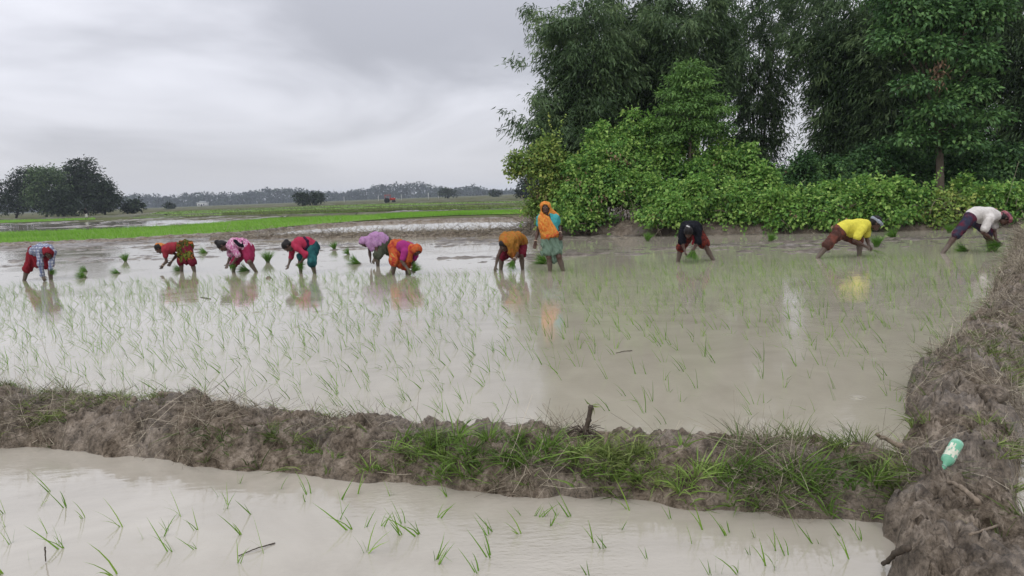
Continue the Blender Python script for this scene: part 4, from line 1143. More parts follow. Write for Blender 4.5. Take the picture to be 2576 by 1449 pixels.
    def leg_cones(s, q, f, r, flare=0.0):
        hx = nrm(s.J['hipR'] - s.J['hipL']); pts = [0.0] + ([1.0] if f > 1 else []) + [f]
        rad = lambda t: np.interp(t, [0, 1, 1.35, 2], [.098, .064, .060, .042]) + r
        out = [(s.J['pel'] + hx * (-.06 if q == 'L' else .06), s.J['hip' + q], .112 + r, .1 + r)]
        for a, b in zip(pts[:-1], pts[1:]): out.append((s.leg(q, a), s.leg(q, b), rad(a), rad(b) + flare * (b == f)))
        return out

    def bangle(s, q, f=.88):
        a = s.mix('el' + q, 'wr' + q, f); d = nrm(s.J['wr' + q] - s.J['el' + q])
        n1 = nrm(np.cross(d, [.3, .5, .8])); n2 = np.cross(d, n1); an = np.linspace(0, 2 * math.pi, 15)
        p = a + .034 * (np.cos(an)[:, None] * n1 + np.sin(an)[:, None] * n2)
        V, Q, T = tube(p, .007, 5, False); mb = MB(); mb.add(V, Q); obj('bangle', mb.mesh('bangle', True, s.base), M['bangle'], s.o)

    def hood(s, mat, extra=(), drop=.0, name='head_scarf', r=.0, folds=(.004, 40), opening=1.0, label=None, back=.0):
        """cloth over the head, open at the face, running into the shawl"""
        H, f, u = s.J['hea'], s.face * s.hs, s.up * s.hs
        return s.garment(name, [(H + u * .02, H - f * .02 - u * .03, .112 + r, .105 + r), (H - f * .03 - u * .02, s.mix('nec', 'che', .2), .10 + r, .10 + r)] + list(extra), mat, k=.03, folds=folds,
                         carves=[(H + f * .11 - u * .03, (.078 * opening, .12, .105 * opening)), (H + f * .02 - u * .02, (.08, .085, .10))], label=label)


ZA, ZB, ZC, ZD = (0, 900, 5.795), (560, 900, 5.795), (820, 900, 5.367), (1300, 880, 5.367)
ZE, ZF, ZG, ZH = (1900, 780, 4.262), (2560, 840, 6.0375), (3200, 820, 5.573), (3680, 780, 5.175)
down = np.array([0, 0, -1.0])

# ---- worker in the plaid shirt, far left
p = Person(ZA, [(550, 1290), (1180, 1290)], 'person in blue-and-white plaid shirt, red skirt and red head scarf bending at the far left')
p.joints(pel=(850, 620, .30), che=(1010, 565, -.02), nec=(1090, 585, -.2), hea=(1120, 655, -.31), shL=(920, 630, -.13), elL=(935, 900, -.22), wrL=(985, 1180, -.2), haL=(1030, 1270, -.22),
         shR=(1235, 640, -.12), elR=(1195, 870, -.24), wrR=(1170, 1040, -.3), haR=(1185, 1130, -.3), hipL=(770, 680, .3), knL=(635, 1000, .12), anL=(535, 1390, .16), hipR=(950, 690, .3), knR=(1160, 1000, .14), anR=(1190, 1390, .16))
p.body((.25, -.75, -.55), (0, -.5, .8), .95, bare_hair=False)
M['c_plaid'] = cloth('plaid cotton', 'plaid', (0.62, 0.65, 0.72), (0.12, 0.15, 0.30), (0.06, 0.07, 0.12))
M['c_red'] = cloth('red cotton', 'plain', (0.23, 0.012, 0.022))
p.garment('shirt', p.torso_cones(.18, 1, .02) + p.sleeve_cones('L', 1.95, .014) + p.sleeve_cones('R', 1.9, .014), M['c_plaid'], folds=(.004, 45))
p.garment('skirt', p.leg_cones('L', 1.02, .03, .02) + p.leg_cones('R', .8, .03, .01) + [(p.pel, p.mix(p.leg('L', .7), p.leg('R', .7), .5), .13, .10)], M['c_red'], folds=(.006, 40))
p.hood(M['c_red'], r=-.004, label='red head scarf with a pale edge')
P1 = p

# ---- woman in red blouse and flowered sari
p = Person(ZB, [(960, 1075), (1270, 1075)], 'person in red blouse and orange-green flowered wrap bending to the left')
p.joints(pel=(1075, 490, 0), wai=(900, 500, 0), che=(690, 530, 0), nec=(560, 530, 0), hea=(440, 545, -.02), shL=(575, 590, -.17), elL=(612, 850, -.18), wrL=(535, 925, .0), haL=(505, 985, .0),
         shR=(600, 570, .17), elR=(865, 690, .15), wrR=(725, 855, .08), haR=(675, 930, .05), hipL=(1060, 550, .1), knL=(950, 850, -.08), anL=(975, 1160, .05), hipR=(1095, 550, -.1), knR=(1215, 890, -.2), anR=(1285, 1170, -.1))
p.body((-.6, -.15, -.75), (-.75, 0, .6), .95, bun=(.08, 0, .05, .04))
M['c_blouse'] = cloth('red blouse', 'plain', (0.33, 0.028, 0.045))
M['c_flower'] = cloth('flowered sari', 'print', (0.035, 0.045, 0.012), (0.15, 0.17, 0.012), (0.02, 0.02, 0.008), (0.45, 0.12, 0.015), (0.06, 0.012, 0.01), scale=.65)
M['c_maroon'] = cloth('maroon petticoat', 'plain', (0.17, 0.012, 0.03))
M['c_orange_edge'] = cloth('orange cloth', 'print', (0.5, 0.12, 0.02), (0.6, 0.2, 0.03), (0.2, 0.1, 0.01))
p.garment('blouse', p.torso_cones(.56, 1, .012) + p.sleeve_cones('L', .5, .014) + p.sleeve_cones('R', .5, .014), M['c_blouse'], folds=(.003, 50))
p.garment('petticoat', p.leg_cones('L', .98, .025, .015) + p.leg_cones('R', .92, .025, .015) + [(p.mix(p.hipL, p.hipR, .5), p.mix(p.leg('L', .9), p.leg('R', .9), .5), .11, .09)], M['c_maroon'], folds=(.006, 38))
hm = p.mix(p.hipL, p.hipR, .5)
p.garment('sari', p.torso_cones(-.02, .22, .03) + [(p.pel + [0, -.05, .02], p.leg('R', .62) + [0, -.02, 0], .135, .115), (p.pel + [-.03, -.08, 0], hm + [-.08, -.12, -.28], .11, .06), (p.pel + [-.08, -.06, -.02], hm + [-.1, -.12, -.12], .1, .08)], M['c_flower'], folds=(.008, 42))
p.garment('head_scarf', [(p.hea + p.up * .06 - p.face * .05, p.nec + [0.02, 0, .05], .07, .05), (p.nec + [.02, -.05, .06], p.che + [.02, -.06, .07], .045, .05)], M['c_orange_edge'], k=.03, folds=(.004, 50))
p.bangle('L'); p.bangle('R')
P2 = p

# ---- worker in pink veined shirt and crimson shorts
p = Person(ZC, [(600, 1010), (1115, 985)], 'person in pink patterned shirt with black sash and crimson shorts bending to the left', 17.5)
p.joints(pel=(905, 500, 0), wai=(800, 405, 0), che=(640, 410, 0), nec=(510, 450, 0), hea=(375, 450, -.02), shL=(585, 480, -.17), elL=(718, 665, -.2), wrL=(590, 825, -.18), haL=(530, 885, -.15),
         shR=(545, 500, .16), elR=(548, 680, .12), wrR=(485, 830, .02), haR=(470, 895, 0), hipL=(860, 560, .1), knL=(640, 780, .0), anL=(600, 1070, .1), hipR=(935, 560, -.1), knR=(955, 790, -.38), anR=(1130, 1050, -.22))
p.body((-.25, -.2, -.95), (-.95, 0, -.2), .98, hs=1.14, bun=(-.12, 0, .09, .055))
M['c_pink'] = cloth('pink patterned cotton', 'vein', (0.72, 0.50, 0.60), (0.45, 0.09, 0.26))
M['c_crimson'] = cloth('crimson cotton', 'plain', (0.27, 0.014, 0.065))
M['c_black'] = cloth('black cloth', 'plain', (0.012, 0.013, 0.02))
p.garment('shirt', p.torso_cones(.1, 1, .022) + p.sleeve_cones('L', .85, .022, .012) + p.sleeve_cones('R', .75, .022, .012), M['c_pink'], folds=(.004, 45))
p.garment('shorts', p.leg_cones('L', 1.08, .028, .02) + p.leg_cones('R', .72, .03, .015) + [(p.pel + [-.05, 0, 0], p.leg('L', .5), .11, .08)], M['c_crimson'], folds=(.006, 40))
sx = [p.pt(520, 470, -.16), p.pt(560, 350, -.13), p.pt(650, 350, -.17), p.pt(740, 430, -.2), p.pt(810, 455, -.17), p.pt(800, 350, -.14), p.pt(770, 280, -.04)]
p.garment('sash', [(a, b, r0, r1) for a, b, r0, r1 in zip(sx[:-1], sx[1:], (.03, .036, .042, .04, .028, .022), (.036, .042, .04, .028, .022, .02))], M['c_black'], k=.02)
P3 = p

# ---- worker in red long sleeves and teal trousers
p = Person(ZC, [(2060, 1010), (2365, 1040)], 'person in pinkish-red long-sleeved top and teal rolled trousers bending to the left')
p.joints(pel=(2315, 470, 0), wai=(2200, 385, 0), che=(2040, 390, 0), nec=(1900, 440, 0), hea=(1775, 460, -.02), shL=(1985, 500, -.18), elL=(2180, 630, -.22), wrL=(2050, 820, -.2), haL=(1985, 875, -.18),
         shR=(1885, 490, .17), elR=(1850, 690, .2), wrR=(1795, 845, .1), haR=(1775, 920, .08), hipL=(2260, 530, .1), knL=(2045, 690, -.05), anL=(2060, 1080, .08), hipR=(2325, 530, -.1), knR=(2295, 800, -.3), anR=(2375, 1110, -.12))
p.body((-.2, -.25, -.95), (-.95, -.1, -.15), .98, hs=1.12, bun=(-.02, 0, .11, .05))
M['c_rose'] = cloth('rose-red jersey', 'plain', (0.44, 0.025, 0.075))
M['c_teal'] = cloth('dark teal cotton', 'plain', (0.012, 0.07, 0.08), (0.02, 0.13, 0.13))
M['c_plum'] = cloth('plum sash', 'plain', (0.05, 0.015, 0.05))
p.garment('top', p.torso_cones(.12, 1, .018) + p.sleeve_cones('L', 1.25, .014) + p.sleeve_cones('R', 1.05, .014), M['c_rose'], folds=(.003, 45))
p.garment('trousers', p.leg_cones('R', 1.05, .026, .012) + p.leg_cones('L', .95, .02, .01), M['c_teal'], folds=(.005, 45))
sx = [p.pt(2130, 270, -.1), p.pt(2200, 340, -.17), p.pt(2220, 430, -.17), p.pt(2160, 520, -.14)]
p.garment('sash', [(a, b, .03, .03) for a, b in zip(sx[:-1], sx[1:])], M['c_plum'], k=.02)
P4 = p

# ---- woman under a lilac shawl
p = Person(ZD, [(1135, 985)], 'person wrapped in a lilac shawl over head and back, olive skirt, bending to the left')
p.joints(pel=(1285, 470, .05), wai=(1190, 400, .03), che=(1060, 400, 0), nec=(940, 440, -.05), hea=(845, 470, -.1), shL=(1085, 480, -.18), elL=(1110, 680, -.22), wrL=(1060, 830, -.2), haL=(1035, 900, -.2),
         shR=(960, 560, .12), elR=(958, 700, .08), wrR=(975, 830, .03), haR=(975, 890, 0), hipL=(1225, 560, -.05), knL=(1125, 790, -.2), anL=(1140, 1060, -.05), hipR=(1310, 560, .14), knR=(1345, 680, .42), anR=(1600, 1020, .62))
p.body((-.5, -.45, -.7), (-.6, -.3, .6), .97, bare_hair=False)
M['c_lilac'] = cloth('lilac shawl', 'vein', (0.36, 0.165, 0.36), (0.47, 0.27, 0.46), scale=1.6)
M['c_olive'] = cloth('olive cloth', 'plain', (0.075, 0.085, 0.055))
p.hood(M['c_lilac'], r=.006, opening=.9, extra=p.torso_cones(.12, 1, .035) + [(p.shL, p.arm('L', .2), .085, .08), (p.nec + [0.02, -.1, -.06], p.pt(1000, 640, -.16), .075, .05), (p.nec + [.05, -.06, 0], p.pt(1060, 600, -.17), .08, .045), (p.wai + [.04, -.12, -.03], p.pt(1180, 520, -.16), .08, .05)], name='shawl', folds=(.0042, 45))
p.garment('skirt', p.leg_cones('L', .85, .03, .02) + p.leg_cones('R', .85, .03, .01) + [(p.pel, p.mix(p.leg('L', .6), p.leg('R', .6), .4), .12, .1)], M['c_olive'], folds=(.006, 42))
P5 = p

# ---- woman in orange sari and magenta blouse
p = Person(ZD, [(1460, 1130)], 'person in magenta blouse and orange-red sari over the head, bending low towards the viewer', 15.5)
p.joints(pel=(1550, 590, .18), wai=(1630, 560, .08), che=(1750, 590, -.04), nec=(1860, 600, -.12), hea=(1965, 640, -.2), shL=(1715, 690, -.22), elL=(1650, 885, -.28), wrL=(1785, 1060, -.3), haL=(1815, 1130, -.3),
         shR=(1935, 730, .02), elR=(1895, 900, -.04), wrR=(1872, 1030, -.14), haR=(1895, 1110, -.16), hipL=(1540, 690, .08), knL=(1485, 930, -.14), anL=(1455, 1200, .02), hipR=(1610, 700, .24), knR=(1760, 930, .06), anR=(1770, 1220, .18))
p.body((.35, -.6, -.7), (.35, -.4, .75), .98, bare_hair=False)
M['c_magenta'] = cloth('magenta blouse', 'plain', (0.37, 0.025, 0.19))
M['c_sari'] = cloth('orange sari', 'print', (0.25, 0.015, 0.015), (0.42, 0.035, 0.02), (0.55, 0.12, 0.015), (0.40, 0.05, 0.015), (0.58, 0.34, 0.11), scale=.6)
M['c_ochre'] = cloth('ochre cloth', 'plain', (0.48, 0.25, 0.045))
p.garment('blouse', p.torso_cones(.58, 1, .014) + p.sleeve_cones('L', .72, .016) + p.sleeve_cones('R', .6, .016), M['c_magenta'], folds=(.003, 50))
p.garment('sari', p.torso_cones(-.05, .22, .035) + p.leg_cones('L', .75, .045, .02) + p.leg_cones('R', .95, .045, .03) + [(p.pel, p.mix(p.leg('L', .9), p.leg('R', .9), .5), .14, .12), (p.mix(p.leg('L', .8), p.leg('R', .8), .5), p.pt(1680, 1040, 0), .13, .05)], M['c_sari'], folds=(.007, 42))
p.garment('sari_fold', [(p.leg('L', .0) + [-.03, -.1, 0], p.leg('L', .62) + [-.02, -.06, 0], .06, .085)], M['c_ochre'], folds=(.006, 55))
p.hood(M['c_sari'], extra=[(p.nec + [0, -.08, 0], p.pt(1760, 880, -.2), .075, .05), (p.nec + [-.02, -.06, 0], p.pt(1830, 860, -.18), .07, .05), (p.nec, p.che + [0.02, 0, .08], .06, .05)], opening=.92)
p.bangle('R')
P6 = p

# ---- woman under mustard shawl
p = Person(ZE, [(440, 1280), (815, 1280)], 'person covered by a mustard-orange patterned shawl bending left of the standing woman')
p.joints(pel=(725, 790, .26), wai=(670, 745, .12), che=(595, 760, -.06), nec=(535, 805, -.22), hea=(490, 860, -.31), shL=(470, 880, -.14), elL=(395, 1040, -.2), wrL=(352, 1220, -.18), haL=(340, 1290, -.18),
         shR=(680, 900, -.2), elR=(725, 1010, -.26), wrR=(672, 1095, -.34), haR=(640, 1155, -.36), hipL=(660, 880, .26), knL=(455, 1070, .08), anL=(435, 1340, .16), hipR=(775, 880, .24), knR=(790, 1030, -.08), anR=(820, 1340, .1))
p.body((-.5, -.55, -.75), (-.5, -.5, .6), .96, bare_hair=True)
M['c_mustard'] = cloth('mustard shawl', 'print', (0.14, 0.055, 0.008), (0.30, 0.13, 0.014), (0.36, 0.16, 0.014), (0.42, 0.11, 0.01), (0.52, 0.30, 0.045), scale=.7)
p.garment('shawl', p.torso_cones(0, 1, .035) + [(p.nec + [-.03, .03, .02], p.hea - p.face * .06 + p.up * .05, .11, .095), (p.che + [0.06, -.16, 0], p.pt(640, 1010, -.24), .12, .075), (p.nec + [.05, -.1, -.02], p.pt(600, 960, -.3), .1, .07), (p.shR, p.pt(690, 960, -.2), .1, .07), (p.pel + [.06, 0, 0], p.pt(790, 860, .15), .11, .06)], M['c_mustard'], k=.05, folds=(.007, 42), carves=[(p.hea + p.face * .07 - p.up * .03, (.1, .13, .13))])
p.garment('skirt', p.leg_cones('L', .92, .02, .01) + p.leg_cones('R', .8, .03, .01) + [(p.pel, p.mix(p.leg('L', .8), p.leg('R', .8), .5), .12, .09)], M['c_maroon'], folds=(.005, 42))
p.bangle('R')
P7 = p

# ---- the standing woman
p = Person(ZE, [(1285, 1295), (1515, 1300)], 'smiling person standing upright in orange sari, turquoise blouse and pale green skirt')
p.joints(pel=(1300, 775, .02), wai=(1275, 650, .0), che=(1245, 470, .0), nec=(1228, 350, .0), hea=(1203, 222, -.03), shL=(1115, 395, .0), elL=(1068, 620, .06), wrL=(1028, 805, -.02), haL=(1018, 885, -.03),
         shR=(1375, 390, .0), elR=(1438, 555, .09), wrR=(1452, 660, -.1), haR=(1458, 735, -.12), hipL=(1245, 810, .02), knL=(1262, 1060, -.06), anL=(1295, 1390, .03), hipR=(1362, 810, .02), knR=(1432, 1060, -.1), anR=(1535, 1400, .0))
p.body((-.12, -1, -.05), (-.05, 0, 1), 1.0, curl=.35, bare_hair=True)
M['c_turq'] = cloth('turquoise blouse', 'plain', (0.045, 0.38, 0.39))
M['c_orange'] = cloth('bright orange sari', 'vein', (0.66, 0.15, 0.01), (0.70, 0.30, 0.03), scale=.8)
M['c_orange_red'] = cloth('red-orange sari border', 'vein', (0.55, 0.07, 0.015), (0.66, 0.22, 0.03), scale=.9)
M['c_mint'] = cloth('pale green cotton', 'plain', (0.17, 0.26, 0.19))
p.garment('blouse', p.torso_cones(.5, 1, .014) + p.sleeve_cones('L', .42, .016) + p.sleeve_cones('R', .45, .016), M['c_turq'], folds=(.003, 50), carves=[(p.nec + [.0, -.12, -.05], (.062, .12, .15))])
H = p.hea
p.garment('skirt', p.leg_cones('L', .5, .035) + p.leg_cones('R', .5, .035) + [(p.pel, p.pt(1170, 985, -.06), .13, .06), (p.pel, p.pt(1290, 985, -.08), .14, .08), (p.pel, p.pt(1415, 960, -.08), .13, .085), (p.pel + [0, .06, 0], p.pt(1350, 1000, .1), .13, .1), (p.pt(1350, 1010, .02), p.pt(1350, 1095, -.02), .10, .085)], M['c_mint'], k=.03, folds=(.010, 52), fdir=(1, .4, .05))
p.garment('sari', [(H + [0, .01, .03], H + [0, .03, -.02], .113, .105), (H + [.01, .05, -.03], p.pt(1275, 350, .06), .10, .09), (H + [.07, .03, -.06], p.pt(1385, 360, .05), .06, .06), (p.pt(1385, 360, .06), p.pt(1395, 520, .1), .06, .05), (H + [-.05, .0, -.1], p.pt(1150, 400, -.03), .055, .07),
                   (p.pt(1150, 390, -.03), p.pt(1170, 560, -.05), .095, .105), (p.pt(1215, 430, -.075), p.pt(1325, 640, -.09), .095, .10), (p.pt(1180, 520, -.03), p.pt(1230, 680, -.04), .11, .115), (p.pt(1290, 640, -.06), p.pt(1385, 660, -.08), .075, .055),
                   (p.pt(1230, 690, .02), p.pt(1350, 690, .02), .125, .11), (p.pt(1180, 680, .04), p.pt(1160, 820, .08), .07, .045), (p.pt(1380, 660, -.04), p.pt(1395, 740, -.03), .06, .05), (p.pt(1230, 480, .08), p.pt(1270, 680, .08), .1, .11)],
          M['c_orange'], k=.03, folds=(.004, 46), fdir=(.8, .3, .6), carves=[(H + [-.015, -.125, -.035], (.08, .125, .115)), (H + [0, -.02, -.02], (.078, .088, .102))], cuts=[])
p.garment('waist_knot', [(p.pt(1225, 715, -.13), p.pt(1320, 690, -.15), .04, .035), (p.pt(1320, 690, -.15), p.pt(1400, 650, -.13), .035, .045)], M['c_orange_red'], k=.03, folds=(.005, 50))
p.bangle('L'); p.bangle('R')
P8 = p

# ---- worker in black, facing the viewer
p = Person(ZF, [(905, 1260), (1805, 1240)], 'person in black shirt and red checked shorts bending straight towards the viewer')
p.joints(pel=(1290, 470, .30), wai=(1265, 420, .14), che=(1215, 430, -.08), nec=(1185, 455, -.27), hea=(1165, 545, -.37), shL=(1035, 530, -.19), elL=(1010, 770, -.24), wrL=(1078, 960, -.3), haL=(1092, 1040, -.32),
         shR=(1390, 530, -.19), elR=(1395, 780, -.24), wrR=(1295, 945, -.3), haR=(1272, 1030, -.32), hipL=(1170, 600, .3), knL=(980, 920, .1), anL=(890, 1370, .16), hipR=(1410, 600, .3), knR=(1590, 890, .12), anR=(1840, 1340, .18))
p.body((0, -.45, -.9), (0, -.9, .45), 1.0, hs=1.05, bun=(0, .04, .12, .05))
M['c_check'] = cloth('red checked cotton', 'plaid', (0.15, 0.015, 0.015), (0.03, 0.01, 0.012), (0.26, 0.05, 0.02))
M['c_blacktee'] = cloth('black jersey', 'plain', (0.011, 0.012, 0.017))
p.garment('shirt', p.torso_cones(.1, 1, .026) + p.sleeve_cones('L', .95, .026, .012) + p.sleeve_cones('R', .95, .026, .012), M['c_blacktee'], folds=(.004, 45))
p.garment('shorts', p.leg_cones('L', 1.0, .025, .012) + p.leg_cones('R', .72, .03, .02), M['c_check'], folds=(.005, 42))
p.garment('scarf', [(p.pt(1320, 640, -.2), p.pt(1275, 820, -.26), .04, .025)], M['c_red'], folds=(.004, 60))
p.garment('hair_band', [(p.pt(1135, 385, -.42), p.pt(1190, 415, -.44), .016, .016)], cloth('white band', 'plain', (.7, .7, .68)), k=.01, h=.006)
P9 = p

# ---- man in yellow
p = Person(ZG, [(380, 1170), (1320, 1150)], 'person in bright yellow T-shirt, brown shorts and pale headband lunging to the right')
p.joints(pel=(905, 560, 0), wai=(1060, 490, 0), che=(1330, 465, 0), nec=(1500, 440, 0), hea=(1690, 405, -.02), shL=(1375, 545, -.2), elL=(1215, 790, -.24), wrL=(1475, 930, -.2), haL=(1590, 1005, -.18),
         shR=(1470, 560, .18), elR=(1490, 740, .14), wrR=(1535, 900, .03), haR=(1600, 985, 0), hipL=(870, 620, -.08), knL=(630, 870, -.12), anL=(340, 1240, -.1), hipR=(940, 620, .1), knR=(1330, 810, .12), anR=(1320, 1260, .1))
p.body((.8, -.25, -.55), (.5, 0, .8), 1.1, hs=1.22, bare_hair=True)
M['c_yellow'] = cloth('yellow jersey', 'plain', (0.78, 0.70, 0.035))
M['c_brown'] = cloth('mud-brown cotton', 'plain', (0.10, 0.045, 0.035), (0.2, 0.06, 0.04), scale=1.4)
M['c_band'] = cloth('pale blue-grey cloth', 'plain', (0.33, 0.37, 0.44))
p.garment('shirt', p.torso_cones(.1, 1, .03) + p.sleeve_cones('L', .62, .032, .012) + p.sleeve_cones('R', .55, .028, .012) + [(p.pt(1040, 500, 0), p.pt(1150, 610, -.02), .15, .11)], M['c_yellow'], folds=(.0035, 40))
p.garment('shorts', p.leg_cones('L', 1.08, .03, .012) + p.leg_cones('R', .9, .03, .015), M['c_brown'], folds=(.006, 40))
hb = [p.hea + p.hs * (p.up * .036 - p.face * .005 + .092 * (math.cos(a) * p.face * 1.0 + math.sin(a) * p.rt * .82) - p.up * .012 * math.cos(a)) for a in np.linspace(0, 2 * math.pi, 13)]
p.garment('headband', [(a, b, .034, .034) for a, b in zip(hb[:-1], hb[1:])], M['c_band'], k=.01, h=.008, folds=(.003, 70))
P10 = p

# ---- man in white
p = Person(ZH, [(480, 1200)], 'person in white T-shirt, dark wet trousers and pinkish head cloth bending right by the bank')
p.joints(pel=(1065, 450, 0), wai=(1180, 390, 0), che=(1430, 400, 0), nec=(1600, 440, 0), hea=(1755, 490, -.02), shL=(1440, 490, -.2), elL=(1300, 780, -.22), wrL=(1560, 970, -.18), haL=(1660, 1045, -.16),
         shR=(1560, 520, .18), elR=(1530, 720, .15), wrR=(1575, 920, .02), haR=(1650, 1030, 0), hipL=(1040, 490, -.08), knL=(770, 800, -.1), anL=(420, 1270, -.08), hipR=(1095, 500, .1), knR=(1400, 760, .16), anR=(1430, 1100, .2))
p.body((.55, -.2, -.8), (.8, 0, .5), 1.08, hs=1.2, bare_hair=True)
M['c_white'] = cloth('white jersey', 'plain', (0.74, 0.70, 0.66))
M['c_navy'] = cloth('wet navy trousers', 'plain', (0.045, 0.05, 0.085), (0.14, 0.018, 0.035), scale=1.2)
M['c_gamcha'] = cloth('pink checked head cloth', 'plaid', (0.36, 0.11, 0.13), (0.22, 0.05, 0.09), (0.5, 0.25, 0.25))
sh = p.garment('shirt', p.torso_cones(.1, 1, .03) + p.sleeve_cones('L', .72, .030, .010) + p.sleeve_cones('R', .6, .026, .01) + [(p.pt(1180, 400, 0), p.pt(1260, 500, -.02), .14, .10)], M['c_white'], folds=(.0035, 40))
p.garment('trousers', p.leg_cones('L', 1.05, .024, .004) + p.leg_cones('R', 1.2, .024, .004), M['c_navy'], folds=(.005, 40))
hb = [p.hea + p.hs * (p.up * .045 - p.face * .005 + .092 * (math.cos(a) * p.face * 1.0 + math.sin(a) * p.rt * .84) - p.up * .012 * math.cos(a)) for a in np.linspace(0, 2 * math.pi, 13)]
p.garment('head_cloth', [(a, b, .036, .036) for a, b in zip(hb[:-1], hb[1:])] + [(p.hea - p.face * .08, p.nec + [0, -.04, .04], .05, .03)], M['c_gamcha'], k=.015, h=.008, folds=(.004, 60))
# faded red lettering across the shoulders
mb = MB()
for q in ((1490, 300, 1500, 320), (1500, 290, 1530, 305), (1540, 285, 1545, 315), (1550, 280, 1590, 300), (1595, 275, 1570, 305), (1570, 280, 1605, 300), (1690, 300, 1710, 310)):
    a, b = p.pt(q[0], q[1], -.12), p.pt(q[2], q[3], -.12)
    mb.add(*tube([a, (a + b) / 2 + [0, -.004, .004], b], .004, 5))
obj('shirt_print', mb.mesh('shirt_print', True, p.base), plain_mat('faded red print', (.35, .12, .1), .8), sh)
P11 = p
for q in (P1, P2, P3, P4, P5, P6, P7, P8, P9, P10, P11):
    J = q.J; n_ = np.linalg.norm
    print('BONES', q.o['label'][:34], *['%s %.2f' % (k, n_(J[a] - J[b])) for k, a, b in (('tor', 'pel', 'nec'), ('uaL', 'shL', 'elL'), ('faL', 'elL', 'wrL'), ('uaR', 'shR', 'elR'), ('faR', 'elR', 'wrR'), ('thL', 'hipL', 'knL'), ('caL', 'knL', 'anL'), ('thR', 'hipR', 'knR'), ('caR', 'knR', 'anR'), ('neck', 'nec', 'hea'))], 'Y %.1f' % q.Y)

# ================================================================== rice seedlings
def seedling_mesh(seed, lean, nb, L, name='rice_seedling', W=.0054):
    r = np.random.default_rng(seed); n = nb
    P = np.column_stack([r.normal(0, .008, n), r.normal(0, .008, n), np.full(n, -.05)])
    D = nrm(np.column_stack([r.normal(-lean, .2, n), r.normal(0, .18, n), np.full(n, 1.0)]))
    ln = L * r.uniform(.55, 1.15, n) + .05
    B = np.column_stack([r.normal(-.08 * (lean > 0), .16, n), r.normal(0, .12, n), -np.abs(r.normal(.06, .12, n))])
    if r.random() < .22: B[0] = [-.7 * (1 if r.random() < .7 else -1), .1, -.75]
    side = nrm(np.cross(D, np.column_stack([r.normal(0, .5, n), r.normal(1, .3, n), np.zeros(n)])))
    V, Q, T = strips(P, D, ln, W * r.uniform(.7, 1.3, n), B, side, 4, np.clip(r.normal(.5, .25, n), 0, 1))
    return V, Q, T


VAR = []
for k in range(14):
    V, Q, T = seedling_mesh(500 + k, .42 if k < 9 else .12, [3, 3, 2, 4, 3, 3, 2, 2, 4, 3, 3, 4, 2, 3][k], .2)
    VAR.append((V, Q, T, mesh_np('rice_seedling', V, Q, None, False, T)))
    VAR[-1][3].materials.append(M['rice'])

VARF = []
for k in range(9):
    V, Q, T = seedling_mesh(560 + k, .35, [3, 2, 4, 3, 2, 3, 5, 3, 2][k], .19, W=.0095); m_ = mesh_np('rice_seedling', V, Q, None, False, np.clip(T + .1, 0, 1)); m_.materials.append(M['rice']); VARF.append(m_)

# planted rows of the main field
spots = []
right_edge_y = [p_[1] for p_ in rb_l]; right_edge_x = [p_[0] for p_ in rb_l]
for y in np.arange(5.0, 16.4, .2):
    for x in np.arange(-12.5, 8.4, .205):
        xx, yy = x + RNG.normal(0, .055), y + RNG.normal(0, .055)
        if abs(xx) > .71 * yy + .6: continue
        fb = np.interp(xx, [q[0] for q in back_w], [q[1] for q in back_w])
        if yy < fb - .05 or xx > np.interp(yy, right_edge_y, right_edge_x) + .02: continue
        lim = np.interp(xx, [-11, -6, -2, 0, 1.5, 4, 8], [16.4, 16.6, 15.6, 15.0, 14.8, 15.3, 15.3])
        if yy > lim: continue
        r = xx / yy
        dens = np.interp(r, [-.7, -.1, .05, .3, .7], [.95, .9, .68, .7, .9]) * (1 if yy > 7.5 or r < 0 else .5)
        if RNG.random() > dens: continue
        spots.append((xx, yy, r))
front = []
for u, v in ((75, 1405), (170, 1275), (215, 1300), (315, 1325), (400, 1350), (440, 1390), (460, 1300), (500, 1380), (555, 1250), (600, 1215), (640, 1290), (700, 1230), (770, 1260), (850, 1260), (900, 1240), (955, 1320),
             (985, 1250), (1015, 1345), (1065, 1340), (1095, 1300), (1130, 1250), (1100, 1420), (1205, 1440), (1250, 1335), (1315, 1295), (1380, 1320), (1440, 1300), (1590, 1285), (1630, 1405), (1690, 1305), (1740, 1370), (1500, 1365),
             (1790, 1445), (1810, 1440), (1560, 1330), (1935, 1425), (2150, 1330), (30, 1370), (300, 1440), (10, 1440), (1480, 1440), (2170, 1360), (2060, 1365), (130, 1235), (2140, 1410), (1350, 1300), (580, 1270), (1900, 1350)):
    front.append((u,) + tuple(G(u, v)[:2]) + (9,))
for _ in range(46):
    u, v = RNG.uniform(0, 2180), RNG.uniform(1215, 1440)
    if v > np.interp(u, [q_[0] for q_ in NB_F], [q_[1] for q_ in NB_F]) + 22: front.append((u,) + tuple(G(u, v)[:2]) + (9,))
front = [f_[1:] for f_ in sorted(front)]                 # from left to right
ORD = ('first second third fourth fifth sixth seventh eighth ninth tenth eleventh twelfth thirteenth fourteenth fifteenth sixteenth seventeenth eighteenth nineteenth twentieth').split()
def ordinal(n):
    if n <= 20: return ORD[n - 1]
    t_ = {2: 'twenty', 3: 'thirty', 4: 'forty', 5: 'fifty', 6: 'sixty', 7: 'seventy', 8: 'eighty', 9: 'ninety'}; return (t_[n // 10] + '-' + ORD[n % 10 - 1]) if n % 10 else {3: 'thirtieth', 4: 'fortieth', 5: 'fiftieth', 6: 'sixtieth', 7: 'seventieth', 8: 'eightieth', 9: 'ninetieth'}[n // 10]


